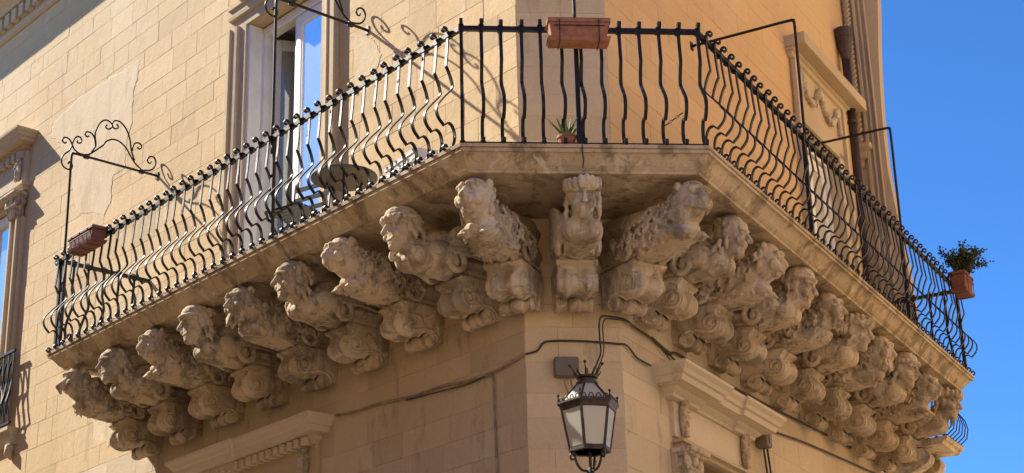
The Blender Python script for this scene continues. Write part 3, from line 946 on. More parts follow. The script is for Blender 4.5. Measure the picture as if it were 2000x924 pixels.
def beast(seed, style):
    """shaggy lion-like bust on a leafy keel; style: lion, dog, bearded, griffin"""
    rnd = random.Random(seed); hd = MB(); mb = MB()
    hy = hz = 0
    hd.ell((0, hy - .02, hz + .01), (.104, .105, .125))
    if style in ('lion', 'dog'):
        hd.ell((0, hy + .070, hz - .052), (.066, .058, .048)); hd.ell((0, hy + .04, hz - .10), (.052, .055, .03))
        hd.cap((0, hy + .07, hz + .035), (0, hy + .118, hz - .028), .024, .028)
        hd.ell((0, hy + .127, hz - .03), (.031, .016, .018))
        hd.cap((-.03, hy + .105, hz - .078), (.03, hy + .105, hz - .078), .013, .013)
    elif style == 'griffin':
        hd.cap((0, hy + .05, hz + .0), (0, hy + .13, hz - .06), .05, .03); hd.cap((0, hy + .13, hz - .06), (0, hy + .115, hz - .115), .026, .012)
        hd.ell((0, hy + .04, hz - .09), (.045, .05, .03))
    else:
        hd.cap((0, hy + .09, hz + .02), (0, hy + .12, hz - .035), .012, .023)
        hd.ell((0, hy + .04, hz - .03), (.08, .06, .08))
        hd.cap((-.025, hy + .088, hz - .062), (.025, hy + .088, hz - .062), .011, .011)
        for i in range(22):
            x = rnd.uniform(-.075, .075)
            lock(hd, rnd, (x, hy + .075 - abs(x) * .5, hz - .075 + rnd.uniform(-.015, .01)), (0, 1, 0), rnd.uniform(.07, .11), .014)
    for q in (-1, 1):
        hd.cap((q * .02, hy + .085, hz + .058), (q * .072, hy + .066, hz + .047), .019, .016)
        hd.ell((q * .047, hy + .077, hz + .022), (.019, .014, .013))
        hd.ell((q * .064, hy + .052, hz - .04), (.04, .04, .047))
        hd.ell((q * .102, hy - .03, hz + .078), (.024, .03, .036))
    for i in range(22):
        a = rnd.uniform(-.9, math.pi + .9)
        x, z_ = .106 * math.cos(a), .112 * math.sin(a)
        if z_ < -.09 and abs(x) < .05: continue
        lock(hd, rnd, (x, hy - .06 + rnd.uniform(-.03, .02), z_ + .01), (math.cos(a), 0, math.sin(a)), rnd.uniform(.05, .085), .016)
    add_head(mb, hd, (rnd.uniform(-.012, .012), .875 + rnd.uniform(-.012, .012), .732), 1.17, rnd.uniform(.0, .22), rnd.uniform(-.2, .2))
    # body
    mb.cap((0, .81, .66), (0, .50, .59), .13, .172)
    mb.cap((0, .55, .55), (0, .02, .57), .165, .165)
    mb.cap((0, .54, .67), (0, .02, .76), .14, .155)
    mb.ell((0, .665, .505), (.162, .21, .09)); mb.ell((0, .61, .445), (.13, .19, .045))
    # coat: tufts scattered over neck, flanks and chest
    for i in range(330):
        t = rnd.random() ** .8
        y = .80 - t * .62
        cz = .675 - t * .10; rr = .135 + .05 * min(1, t * 2.2)
        a = rnd.uniform(-.35, math.pi + .35) if rnd.random() < .45 else rnd.uniform(math.pi * .85, math.pi * 2.15)
        x, dz = rr * math.cos(a), rr * 1.05 * math.sin(a)
        z_ = cz + dz
        if z_ > .90 or z_ < .49: continue
        lock(mb, rnd, (x, y, z_), (math.cos(a), 0, math.sin(a)), rnd.uniform(.05, .095), rnd.uniform(.011, .017))
    for i in range(80):      # chest tufts facing the street
        x = rnd.uniform(-.13, .13); z_ = rnd.uniform(.48, .64)
        lock(mb, rnd, (x, .80 - x * x * 3 - (.64 - z_) * .1 + rnd.uniform(-.02, .02), z_), (0, 1, 0), rnd.uniform(.05, .08), .014)
    for i in range(17):      # ruffled leaf rim of the keel
        u = i / 16 * 2 - 1
        y = .825 - .32 * u * u
        mb.cap((u * .16, y - .05, .475), (u * .175, y + .005, .445 + rnd.uniform(-.012, .012)), .028, .015, 6)
        mb.cap((u * .125, y - .06, .437), (u * .1, y - .19, .405), .022, .014, 6)
    if style in ('dog', 'lion'):
        for q in (-1, 1):
            mb.cap((q * .085, .74, .51), (q * .09, .84, .46), .044, .04)
            for k in (-1, 0, 1): mb.cap((q * .09 + k * .022, .86, .455), (q * .09 + k * .024, .885, .44), .014, .011, 6)
    for q in (-1, 1):        # scrolled haunch
        mb.tube([(q * .165, y, z) for y, z in curl((.28, .50), .11, .03, 2.6, -1.2, 20)], .024, 6)
    return remesh(mb, 'shaggy_beast', M['carved'], .0072, 1, .0026, 16, seed)

def corbel(name, label, fig, loc, rz, sy=1.0, sx=1.0, dy=0.0):
    t = thing(name, label, 'corbel', loc, rz, 'carved corbels under the balcony')
    o = link('console', CONSOLE, t)
    link('lower_scroll', ROLL_, t); link('pedestal', PED, t)
    for vm in VOLS: link('side_volute', vm, o)
    f = link(fig.name.split('.')[0], fig, t)
    f.scale = (sx, sy, 1); f.location.y = dy
    return t
left_specs = [
    ('h', 'cap', 'plump winged bust corbel, first left of the corner lion, bowed head sunlit on the nose'),
    ('b', 'lion', 'shaggy lion corbel left of the first winged bust, below the round table'),
    ('h', 'bare', 'smooth round chested winged bust corbel, second bust left of the corner lion'),
    ('b', 'bearded', 'shaggy beast corbel with ragged leaf keel, second beast left of the corner lion'),
    ('h', 'helmet', 'smooth bust corbel with swept wings, third bust left of the corner lion'),
    ('b', 'dog', 'shaggy pawed beast corbel, third beast left of the corner lion'),
    ('h', 'bare', 'big bellied bust corbel next to the last one at the left end'),
    ('b', 'griffin', 'weathered beaked beast corbel closing the left end against the sunlit wall')]
for i, (k, st, lab) in enumerate(left_specs):
    s = .40 + .757 * i
    fig = human(10 + i, st) if k == 'h' else beast(10 + i, st)
    corbel('carved_corbel', lab, fig, FL.at(s, 0, Z0), FL.rz, 1.08)
right_specs = [
    ('h', 'bare', 'winged bust corbel with worn away face, first right of the corner lion'),
    ('b', 'dog', 'curly furred beast corbel with pale muzzle and paw, second right of the corner lion'),
    ('h', 'helmet', 'broad chested bust corbel with smooth close fitting helmet on the right side'),
    ('b', 'bearded', 'bearded head corbel with shaggy body, right of the helmeted bust'),
    ('h', 'crown', 'crowned bust corbel with long neck, middle of the right side'),
    ('b', 'bearded', 'second bearded shaggy corbel on the right side, past the long necked crowned bust'),
    ('h', 'cap', 'round bodied bust corbel with tall cap, third from the right end'),
    ('b', 'lion', 'shaggy beast corbel second from the right end'),
    ('h', 'crown', 'last corbel at the right end, crowned face in profile against the blue sky')]
for i, (k, st, lab) in enumerate(right_specs):
    s = .40 + .757 * i
    fig = human(40 + i, st) if k == 'h' else beast(40 + i, st)
    corbel('carved_corbel', lab, fig, FR.at(s, 0, Z0), FR.rz, .99)
corbel('carved_corbel', 'stained bust corbel of a woman in a leafy crown, centre of the cut corner', human(70, 'crown'), FC.at(CH / 2, 0, Z0), FC.rz, 1.0, .92, .06)
for P, Q, lab, sd_ in ((Aw, A, 'corner lion corbel left of the crowned woman, sun on its snarling face', 71), (Bw, B, 'corner lion corbel right of the crowned woman, pale worn face', 72)):
    d = (Q - P).normalized()
    corbel('carved_corbel', lab, beast(sd_, 'lion'), (P.x - d.x * .02, P.y - d.y * .02, Z0), math.atan2(-d.x, d.y), 1.17)

# ------------------------------------------------------------------ iron railing
railing = thing('balcony_railing', 'black wrought iron railing of bellied bars around the corner balcony', 'railing', (A.x, A.y, 6.99))
r0 = Vector((A.x, A.y, 6.99))
BP = spline([(.0, 1.0), (.008, .86), (.022, .72)], 3)[:-1] + spline([(.022, .715), (-.004, .665), (-.03, .59), (-.03, .535), (.05, .44), (.106, .365), (.118, .31), (.098, .255), (.05, .207)], 4)[:-1] + \
     spline([(.05, .205), (.012, .236), (-.022, .224), (-.044, .18), (-.05, .12), (-.03, .055), (.0, .02)], 4)
BTOP = curl((.036, 1.026), .027, .011, math.pi, -1.1, 12)[::-1]
BBOT = curl((.040, .028), .030, .013, math.pi, 1.0, 12)
bar = BTOP + [(.003, 1.012)] + BP + [(.008, .012)] + BBOT[1:]
BAR = MB().ribbon(bar, .027, .011).mesh('baluster', M['iron'])
COLLAR = MB().box(-.021, .021, -.034, .012, .968, 1.018).mesh('collar', M['iron'])
COLLAR2 = MB().box(-.021, .021, -.03, .012, -.002, .034).mesh('collar', M['iron'])
def rail(name, z, w_, h_, o_=0.0, ext=.05):
    mb = MB(); pts = [off(i, o_) for i in range(6)]
    for i in range(5):
        p, q = pts[i], pts[i + 1]; d = (q - p).normalized(); n = NRM[i]
        if i == 1: p = p - d * ext
        if i == 3: q = q + d * ext
        if i == 0: q = q - d * .02
        if i == 4: p = p + d * .02
        if i == 2: p, q = p + d * .012, q - d * .012
        c = [p + n * w_ / 2, q + n * w_ / 2, q - n * w_ / 2, p - n * w_ / 2]
        mb.prism([(x.x - r0.x, x.y - r0.y) for x in c], z - r0.z, z + h_ - r0.z)
    # scrolls at the two free ends
    for i, d in ((1, dl), (4, dr)):
        c0 = pts[i] + d * ext
        sp = curl((.03, .03), .032, .012, -math.pi / 2, 1.1, 12)
        mb.tube([(c0.x + d.x * y - r0.x, c0.y + d.y * y - r0.y, z + zz - r0.z) for y, zz in sp], .011, 6)
    mb.build(name, M['iron'], railing)
rail('top_rail', 7.965, .036, .036, -.014)
rail('bottom_rail', 6.999, .034, .020, -.012)
SEG = [(0, 6), (1, 42), (2, 12), (3, 47), (4, 6)]
rb_ = random.Random(11)
for i, n in SEG:
    p, q = PATH[i], PATH[i + 1]; rz = math.atan2(-NRM[i].x, NRM[i].y)
    for k in range(n + 1):
        if i in (0,) and k == n: continue
        if i == 4 and k == 0: continue
        if i in (2,) and k in (0, n): pass
        if i in (1,) and k == n: continue
        if i in (3,) and k == 0: continue
        t = k / n
        P = p.lerp(q, t)
        if i in (0, 4) and (k == 0 and i == 0 or k == n and i == 4): continue
        o = link('baluster', BAR, railing, (P.x - r0.x, P.y - r0.y, 0), rz + rb_.uniform(-.06, .06))
        o.rotation_euler.x = rb_.uniform(-.008, .008)
        o.rotation_euler.y = rb_.uniform(-.006, .006)
        link('collar', COLLAR, o); link('collar', COLLAR2, o)
POST = MB().box(-.018, .018, -.05, -.015, 0, 1.0).mesh('post', M['iron'])
for P, rz in ((Lp, FL.rz), (Ep, FR.rz), (FL.at(5.94, DEPTH, 0), FL.rz), (FL.at(2.1, DEPTH, 0), FL.rz), (FR.at(1.9, DEPTH, 0), FR.rz), (FR.at(4.75, DEPTH, 0), FR.rz), (FC.at(CH / 2 - .02, DEPTH, 0), FC.rz)):
    link('post', POST, railing, (P.x - r0.x, P.y - r0.y, 0), rz)

# ------------------------------------------------------------------ iron brackets above the railing
def bracket(label, F, s, z, scrolls, e=1.03):
    t = thing('iron_bracket', label, 'bracket', F.at(s, 0, 7.95), F.rz, 'iron brackets standing on the railing')
    h = z - 7.95
    MB().tube(spline([(0, e, .02), (0, e, h * .5), (0, e, h - .07), (0, e - .012, h - .015), (0, e - .06, h), (0, e * .5, h), (0, -.02, h)], 4), .014, 8).build('bar', M['iron'], t, smooth=True)
    MB().box(-.025, .025, -.012, .012, h - .04, h + .04).build('wall_plate', M['iron'], t)
    if scrolls:
        dz = z - 9.185 - z
        for nm, pts in scrolls:
            MB().tube([(0, y, zz - 9.185 + h) for y, zz in spline(pts, 4)], .0095, 6).build('scroll', M['iron'], t, smooth=True)
        for y in (.86, .2):
            MB().box(-.02, .02, y - .03, y + .03, h - .022, h + .022).build('clamp', M['iron'], t, bevel=.004)
    return t
SCR = [
    ('a', [(1.10, 9.29), (1.114, 9.272), (1.14, 9.285), (1.147, 9.31), (1.119, 9.338), (1.072, 9.332), (1.038, 9.29), (1.003, 9.231), (.938, 9.20), (.846, 9.212), (.772, 9.27), (.72, 9.323), (.675, 9.366), (.639, 9.423), (.562, 9.468), (.48, 9.462), (.40, 9.41), (.34, 9.33), (.28, 9.26), (.2, 9.205)]),
    ('b', [(.845, 9.43), (.868, 9.415), (.893, 9.439), (.872, 9.471), (.816, 9.468), (.778, 9.416), (.76, 9.328)]),
    ('c', [(.802, 9.254), (.761, 9.343), (.777, 9.463), (.758, 9.546), (.716, 9.629), (.663, 9.668), (.607, 9.66), (.58, 9.628), (.602, 9.583), (.641, 9.572), (.659, 9.598), (.64, 9.615)]),
    ('d', [(.535, 9.655), (.517, 9.65), (.51, 9.622), (.545, 9.598), (.575, 9.615), (.582, 9.651), (.555, 9.69), (.489, 9.695), (.41, 9.63), (.36, 9.52), (.335, 9.40), (.29, 9.29)]),
    ('e', [(.325, 9.40), (.318, 9.45), (.30, 9.49), (.26, 9.51), (.222, 9.495), (.218, 9.46), (.245, 9.44), (.265, 9.46)]),
    ('f', [(.17, 9.21), (.10, 9.225), (.05, 9.27), (.03, 9.34), (.055, 9.39), (.10, 9.39), (.135, 9.35), (.125, 9.315), (.10, 9.31), (.09, 9.335)]),
    ('g', [(1.053, 9.064), (1.067, 9.05), (1.05, 9.075), (1.018, 9.055), (1.018, 9.013), (1.062, 8.986), (1.118, 9.009), (1.142, 9.071), (1.119, 9.138), (1.062, 9.199), (1.03, 9.27)]),
    ('h', [(1.03, 9.293), (1.01, 9.35), (.98, 9.384), (.944, 9.386), (.926, 9.352), (.945, 9.318), (.975, 9.32), (.975, 9.345)])]
bracket('black iron bracket with scrollwork above the reddish planter, left end of the balcony', FL, 5.94, 9.185, SCR)
bracket('black iron scroll bracket in front of the french door, its shadow crossing the wall', FL, 2.10, 9.385, SCR)
bracket('thin iron post rising behind the terracotta planter at the cut corner', FC, CH / 2 - .02, 9.3, None)
bracket('plain angled iron bar on the right side nearest the cut corner', FR, 1.9, 9.21, None)
bracket('plain angled iron bar further along the right side, against the sky', FR, 4.75, 9.22, None)

# ------------------------------------------------------------------ planters on the rail
def planter(label, F, s, e, z, L, H, D, mat, wires=3):
    t = thing('planter', label, 'planter', F.at(s, e, z), F.rz, 'planters hooked on the railing')
    def shell(l0, l1, d0, d1, z0, z1):
        return [(-l0, -d0, z0), (l0, -d0, z0), (l0, d0, z0), (-l0, d0, z0), (-l1, -d1, z1), (l1, -d1, z1), (l1, d1, z1), (-l1, d1, z1)]
    fs = [(0, 3, 2, 1), (0, 1, 5, 4), (1, 2, 6, 5), (2, 3, 7, 6), (3, 0, 4, 7), (4, 5, 6, 7)]
    MB().add(shell(L / 2 * .86, L / 2 * .95, D / 2 * .72, D / 2 * .9, .02, H - .035), fs).build('trough', mat, t, bevel=.006)
    MB().box(-L / 2, L / 2, -D / 2, D / 2, H - .035, H).build('rim', mat, t, bevel=.006)
    MB().add(shell(L / 2 * .93, L / 2 * 1.0, D / 2 * .85, D / 2 * 1.0, -.005, .03), fs).build('tray', mat, t, bevel=.004)
    MB().box(-L / 2 * .94, L / 2 * .94, -D / 2 * .85, D / 2 * .85, H + .0005, H + .006).build('soil', M['soil'], t)
    for k in range(wires):
        x = (k / (wires - 1) - .5) * L * .62
        MB().tube([(x, D / 2 * 1.04, H * .9), (x, D / 2 * 1.02, -.012), (x, -D / 2 * .9, -.012), (x, -D / 2 * 1.02, H * .95), (x, -D / 2 - .03, H + .02)], .004, 5).build('wire_holder', M['iron'], t)
    MB().tube([(-L / 2 * .8, D / 2 * 1.05, H * .62), (0, D / 2 * 1.07, H * .62), (L / 2 * .8, D / 2 * 1.05, H * .62)], .004, 5).build('wire_band', M['iron'], t)
    return t
planter('terracotta planter hooked over the rail at the cut corner', FC, CH / 2 - .015, DEPTH + .11, 7.80, .49, .185, .17, M['terra'], 2)
planter('dull reddish brown planter on the rail at the left end', FL, 5.22, DEPTH + .10, 7.86, .52, .165, .18, M['plum'], 3)
pl = planter('terracotta planter with a bushy dark shrub hung at the right end', FR, 6.60, DEPTH + .085, 7.87, .36, .225, .19, M['terra2'], 2)
# shrub in the last planter
lf = MB(); tw = MB(); rnd = random.Random(21)
for i in range(38):
    a = rnd.uniform(0, 6.28); sp_ = rnd.uniform(.04, .25); hh = rnd.uniform(.10, .30) * (1.15 - sp_)
    tip = Vector((sp_ * math.cos(a) * 1.1, sp_ * math.sin(a) + .05, .23 + hh))
    basep = Vector((rnd.uniform(-.12, .12), rnd.uniform(-.04, .04), .215))
    midp = basep.lerp(tip, .5) + Vector((rnd.uniform(-.03, .03), rnd.uniform(-.03, .03), .03))
    tw.tube([basep, midp, tip], [.006, .005, .003], 5)
    for k in range(60):
        t_ = rnd.uniform(.45, 1.08)
        c = (basep.lerp(midp, t_ * 2) if t_ < .5 else midp.lerp(tip, t_ * 2 - 1)) + Vector((rnd.gauss(0, .026), rnd.gauss(0, .026), rnd.gauss(0, .022)))
        d = Vector((rnd.uniform(-1, 1), rnd.uniform(-1, 1), rnd.uniform(-.2, 1))).normalized() * rnd.uniform(.024, .042)
        n_ = d.orthogonal().normalized() * .012
        n_.rotate(Matrix.Rotation(rnd.uniform(0, 6.28), 3, d))
        lf.add([c, c + d * .5 + n_, c + d, c + d * .5 - n_], [(0, 1, 2, 3)])
sh = thing('shrub', 'bushy dark green shrub growing in the planter at the right end', 'shrub', FR.at(6.60, DEPTH + .085, 7.87), FR.rz)
lf.build('crown', M['leaf'], sh); tw.build('trunk', M['twig'], sh)

# aloe in a small pot at the cut corner
def spiky(label, loc, n, L, potr, mat, seed, name='potted_aloe', wl=.016):
    t = thing(name, label, 'potted plant', loc)
    MB().lathe([(potr * .7, 0), (potr * .95, .075), (potr * 1.05, .076), (potr * 1.05, .095), (potr * .9, .095), (potr * .85, .08)], 18).build('pot', M['terra'], t, smooth=False)
    MB().lathe([(potr * 1.2, -.012), (potr * 1.5, .002), (potr * 1.5, .006), (potr * .5, -.002)], 18).build('saucer', M['terra2'], t)
    rnd = random.Random(seed)
    for i in range(n):
        a = i * 2.4 + rnd.uniform(-.2, .2); lean = rnd.uniform(.12, .95); l_ = L * rnd.uniform(.7, 1.1)
        mb = MB(); ps = []
        for k in range(4):
            u = k / 3
            rr_ = potr * .3 + l_ * u * math.sin(lean) * (.7 + .3 * u); zz = .085 + l_ * u * math.cos(lean * .8)
            ps.append(Vector((rr_ * math.cos(a), rr_ * math.sin(a), zz)))
        mb.tube(ps, [wl, wl * .85, wl * .55, .0015], 5, flat=.5)
        mb.build('leaf', mat, t)
    return t
spiky('small aloe in a terracotta pot on the slab at the cut corner', FC.at(.27, .98, 7.005), 13, .19, .075, M['aloe'], 5)
spiky('dark spiky pot plant on the right side behind the railing, nearer the cut corner', FR.at(5.45, .72, 7.005), 18, .30, .10, M['leaf'], 6, 'potted_plant', .012)
spiky('dark spiky pot plant on the right side near its end', FR.at(6.3, .75, 7.005), 16, .26, .09, M['leaf'], 7, 'potted_plant', .012)

# ------------------------------------------------------------------ furniture on the balcony
tb = thing('round_table', 'round grey bistro table behind the left railing beside the french door', 'table', FL.at(1.80, .47, 7.0), FL.rz)
MB().lathe([(.0, .64), (.285, .64), (.295, .645), (.295, .66), (.285, .665), (.0, .665)], 36).build('tabletop', M['tabletop'], tb)
for i in range(3):
    a = i * 2.094 + .4
    MB().tube([(.22 * math.cos(a), .22 * math.sin(a), .0), (.03 * math.cos(a), .03 * math.sin(a), .32), (.18 * math.cos(a), .18 * math.sin(a), .638)], .011, 6).build('leg', M['iron'], tb)
ch = thing('folding_chair', 'dark slatted folding chair behind the left railing in front of the french door', 'chair', FL.at(2.32, .62, 7.0), FL.rz + .3)
for i in range(6):
    MB().box(-.2, .2, -.19 + i * .068, -.145 + i * .068, .43, .447).build('seat_slat', M['chairblue'], ch)
for i in range(3):
    MB().box(-.2, .2, -.235, -.22, .56 + i * .1, .60 + i * .1).build('back_slat', M['chairblue'], ch)
for sx in (-1, 1):
    MB().tube([(sx * .21, .2, 0), (sx * .21, 0, .25), (sx * .21, -.2, .5), (sx * .21, -.25, .85)], .011, 6).build('leg', M['chairblue'], ch)
    MB().tube([(sx * .185, -.22, 0), (sx * .185, .0, .25), (sx * .185, .2, .43)], .011, 6).build('leg', M['chairblue'], ch)
tr = thing('plastic_trough', 'white ribbed plastic trough leaning behind the left railing by the corner', 'trough', FL.at(.36, .86, 7.0), FL.rz - .15)
k = MB()
k.add([(-.2, -.07, .04), (.2, -.07, .04), (.2, .05, .0), (-.2, .05, .0), (-.25, -.12, .24), (.25, -.12, .24), (.25, .1, .22), (-.25, .1, .22)], [(0, 3, 2, 1), (0, 1, 5, 4), (1, 2, 6, 5), (2, 3, 7, 6), (3, 0, 4, 7)])
k.build('tub', M['plastic_w'], tr)
for z in (.07, .13, .19):
    MB().tube([(-.225 - z * .1, .075 + z * .1, z), (.225 + z * .1, .075 + z * .1, z)], .006, 6).build('rib', M['plastic_w'], tr)
# short chain between two bars
cs = MB()
for i in range(5):
    c = FC.at(1.04 + .028 * i - CH * 0, 1.03, 7.19 + .022 * i)
    ringp = []
    for q in range(10):
        a = q / 10 * 6.283
        u = Vector((dc.x, dc.y, .7)).normalized() * .02 * math.cos(a) + (Vector((0, 0, 1)) if i % 2 else Vector((nc.x, nc.y, 0))) * .009 * math.sin(a)
        ringp.append(tuple(c + u))
    cs.tube(ringp, .003, 5, closed=True)
tag(cs.build('chain', M['iron_rust']), 'short rusty chain slung between two bars at the cut corner', 'chain')
# bit of wire hanging over the slab edge above the crowned head
tag(MB().tube([FC.at(CH / 2 - .01, 1.09, 7.02), FC.at(CH / 2 - .012, 1.092, 6.93), FC.at(CH / 2 - .004, 1.088, 6.86), FC.at(CH / 2 - .012, 1.08, 6.80)], .006, 6).build('hanging_wire', M['cable']),
    'short dark wire hanging over the slab edge above the crowned woman', 'wire')

# ------------------------------------------------------------------ downpipe on the right wall
dp = thing('downpipe', 'brown metal downpipe with hopper head on the right wall', 'downpipe', FR.at(6.58, 0, 7.0), FR.rz)
MB().tube([(0, .09, -1.0), (0, .09, 4.05)], .052, 14).build('pipe', M['pipe'], dp, smooth=True)
MB().lathe([(.052, 4.04), (.06, 4.1), (.105, 4.32), (.115, 4.33), (.115, 4.45), (.0, 4.45)], 14, (0, .09, 0)).build('hopper', M['pipe'], dp)
for z in (.6, 1.9, 3.2): MB().lathe([(.058, z), (.06, z + .04), (.058, z + .045)], 14, (0, .09, 0)).build('bracket_ring', M['pipe'], dp)

# ------------------------------------------------------------------ cables
def cable(label, pts, r_, mat, name='cable', sub=5):
    return tag(MB().tube(spline([tuple(p) for p in pts], sub), r_, 6).build(name, mat, smooth=True), label, 'cable')
e_ = .02
cable('pale painted cable sagging along the shaded wall left of the lantern', [FL.at(2.51, e_, 5.727), FL.at(2.2, e_, 5.70), FL.at(1.91, e_, 5.694), FL.at(1.4, e_, 5.65), FL.at(1.0, e_, 5.645), FL.at(.767, e_, 5.617), FL.at(.5, e_, 5.61), FL.at(.25, e_, 5.62), FL.at(.0, e_ * 1.2, 5.667)], .011, M['cable_w'])
cable('second thin cable running tight below the sagging one on the left', [FL.at(1.5, e_, 5.635), FL.at(1.0, e_ + .01, 5.60), FL.at(.7, e_, 5.585), FL.at(.45, e_, 5.60)], .006, M['cable'])
cable('pale cable dropping straight down the wall left of the lantern', [FL.at(.46, e_, 5.60), FL.at(.385, e_, 5.585), FL.at(.365, e_, 5.50), FL.at(.36, e_, 5.2), FL.at(.35, e_, 4.8), FL.at(.35, e_, 4.4)], .010, M['cable_w'])
cable('dark cable bent over the cut corner just above the grey box', [FC.at(-.0, .02, 5.665), FC.at(.06, e_, 5.68), FC.at(.10, e_, 5.70), FC.at(.14, e_, 5.755), FC.at(.2, e_, 5.772), FC.at(.35, e_, 5.775), FC.at(.56, e_, 5.765), FC.at(.72, e_, 5.75), FR.at(.06, e_, 5.755), FR.at(.25, e_, 5.70), FR.at(.5, e_, 5.70)], .0085, M['cable'])
LC = FC.at(.378, .75, 0)          # lantern axis
cable('dark cable looping off the right wall down to the lantern top', [FR.at(1.05, e_, 5.87), FR.at(.6, e_, 5.94), FR.at(.25, e_, 5.955), FR.at(.02, e_ * 1.5, 5.96), FC.at(.66, .05, 5.968), FC.at(.6, .1, 5.95), FC.at(.575, .13, 5.88), FC.at(.57, .16, 5.75), FC.at(.565, .22, 5.62), FC.at(.50, .45, 5.46), FC.at(.42, .7, 5.28)], .0075, M['cable'])
cable('thin second lead of the looping lantern cable', [FR.at(.9, e_, 5.85), FR.at(.55, e_ + .02, 5.925), FR.at(.22, e_ + .02, 5.935), FR.at(.02, e_ * 2.5, 5.938), FC.at(.67, .075, 5.94), FC.at(.625, .12, 5.92), FC.at(.6, .15, 5.86), FC.at(.595, .18, 5.75), FC.at(.585, .24, 5.62), FC.at(.52, .47, 5.45), FC.at(.44, .7, 5.28)], .0055, M['cable'])
cable('black cable bundle running along the right wall above the window cornice', [FR.at(.55, e_, 5.95), FR.at(.9, e_, 5.91), FR.at(1.1, e_, 5.945), FR.at(2.08, e_, 5.945), FR.at(3.3, e_, 5.98), FR.at(4.94, e_, 6.05), FR.at(6.7, e_, 6.1)], .012, M['cable'])
cable('lower black cable along the right wall past the window cornice', [FR.at(3.2, e_, 5.74), FR.at(4.0, e_, 5.81), FR.at(5.0, e_, 5.87), FR.at(6.7, e_, 5.96)], .010, M['cable'])
cable('dark cable ends hanging from the grey box at the right window cornice', [FR.at(2.86, .05, 5.55), FR.at(2.90, .06, 5.2), FR.at(2.97, .06, 5.05), FR.at(3.02, .05, 5.2), FR.at(2.98, .04, 5.55)], .010, M['cable'])
bx = thing('junction_box', 'grey junction box on the cut corner behind the lantern', 'junction box', FC.at(.315, 0, 5.47), FC.rz)
MB().box(-.098, .098, -.01, .07, 0, .165).build('case', M['boxgrey'], bx, bevel=.02)
MB().box(-.09, .09, .07, .076, .008, .157).build('lid', M['boxgrey'], bx, bevel=.004)
for x in (-.03, .02): MB().tube([(x, .04, 0), (x - .005, .05, -.07), (x - .03, .06, -.15)], .008, 6).build('lead', M['cable_w'], bx)
bx = thing('junction_box', 'grey box at the end of the right window cornice', 'junction box', FR.at(2.86, 0, 5.5), FR.rz)
MB().box(-.07, .07, -.01, .12, 0, .2).build('case', M['boxgrey'], bx, bevel=.02)
MB().box(-.03, .03, .12, .128, .03, .17).build('lid', M['boxgrey'], bx, bevel=.003)

# ------------------------------------------------------------------ lantern
lt = thing('street_lantern', 'six sided black iron street lantern with crown finial and frosted panes', 'lantern', (LC.x, LC.y, 4.395), FC.rz)
lt.scale = (.95, .95, .95)
z = lambda a: a - 4.43
def hexp(r_, zz, rot=R(30)): return [(r_ * math.cos(rot + k * math.pi / 3), r_ * math.sin(rot + k * math.pi / 3), zz) for k in range(6)]
HR = R(8)
zb_, zr, zt = z(4.76), z(5.10), z(5.285)
rb1, rr1, rt1 = .158, .215, .075
lo_, mi_, hi_ = hexp(rb1, zb_, HR), hexp(rr1, zr - .02, HR), hexp(rr1 - .005, zr + .03, HR)
tp_ = hexp(rt1, zt, HR)
for k in range(6):
    j = (k + 1) % 6
    MB().tube([lo_[k], mi_[k]], .0125, 4).build('corner_bar', M['brass'], lt)
    MB().tube([hi_[k], tp_[k]], .0105, 4).build('roof_bar', M['brass'], lt)
    def pane(a, b, c, d, nm):
        cen = (Vector(a) + Vector(b) + Vector(c) + Vector(d)) / 4
        q = [Vector(p).lerp(cen, .07) for p in (a, b, c, d)]
        nn = (q[1] - q[0]).cross(q[3] - q[0]).normalized() * .002
        MB().add([p + nn for p in q] + [p - nn for p in q], [(0, 1, 2, 3), (7, 6, 5, 4), (0, 4, 5, 1), (1, 5, 6, 2), (2, 6, 7, 3), (3, 7, 4, 0)]).build(nm, M['pane_lamp'], lt)
    pane(lo_[k], lo_[j], mi_[j], mi_[k], 'side_pane')
    pane(hi_[k], hi_[j], tp_[j], tp_[k], 'roof_pane')
    # inner frame of each side pane
    cen = (Vector(lo_[k]) + Vector(lo_[j]) + Vector(mi_[j]) + Vector(mi_[k])) / 4
    fr_ = [Vector(p).lerp(cen, .1) for p in (lo_[k], lo_[j], mi_[j], mi_[k])]
    MB().tube(fr_, .006, 4, closed=True).build('pane_frame', M['brass'], lt)
MB().lathe([(rb1 - .03, zb_ - .015), (rb1 + .012, zb_ - .015), (rb1 + .012, zb_ + .012), (rb1 - .03, zb_ + .012), (rb1 - .03, zb_ - .015)], 6, rot=HR).build('bottom_ring', M['brass'], lt)
MB().lathe([(rr1 - .06, zr - .03), (rr1 + .008, zr - .035), (rr1 + .015, zr - .01), (rr1 + .035, zr + .012), (rr1 + .035, zr + .028), (rr1 - .02, zr + .034), (rr1 - .06, zr + .03)], 6, rot=HR).build('eaves', M['brass'], lt)
for k in range(6):     # cresting on the eaves
    a, b = Vector(hexp(rr1 + .022, zr + .03, HR)[k]), Vector(hexp(rr1 + .022, zr + .03, HR)[(k + 1) % 6])
    for q in range(4):
        p0 = a.lerp(b, (q + .15) / 4); p1 = a.lerp(b, (q + .85) / 4)
        MB().tube(spline([tuple(p0), tuple(p0.lerp(p1, .25) + Vector((0, 0, .026))), tuple(p0.lerp(p1, .75) + Vector((0, 0, .026))), tuple(p1)], 3), .0045, 5).build('cresting', M['brass'], lt)
    MB().tube([tuple(a), tuple(a + Vector((0, 0, .045)))], [.010, .004], 6).ell(tuple(a + Vector((0, 0, .052))), (.012, .012, .012), lo=True).build('finial', M['brass'], lt)
MB().lathe([(rt1 - .02, zt - .01), (rt1 + .012, zt - .008), (rt1 + .014, zt + .012), (rt1 - .012, zt + .022), (rt1 - .012, zt + .04), (rt1 + .01, zt + .045), (rt1 + .012, zt + .06), (rt1 - .02, zt + .06)], 18).build('crown_band', M['brass'], lt)
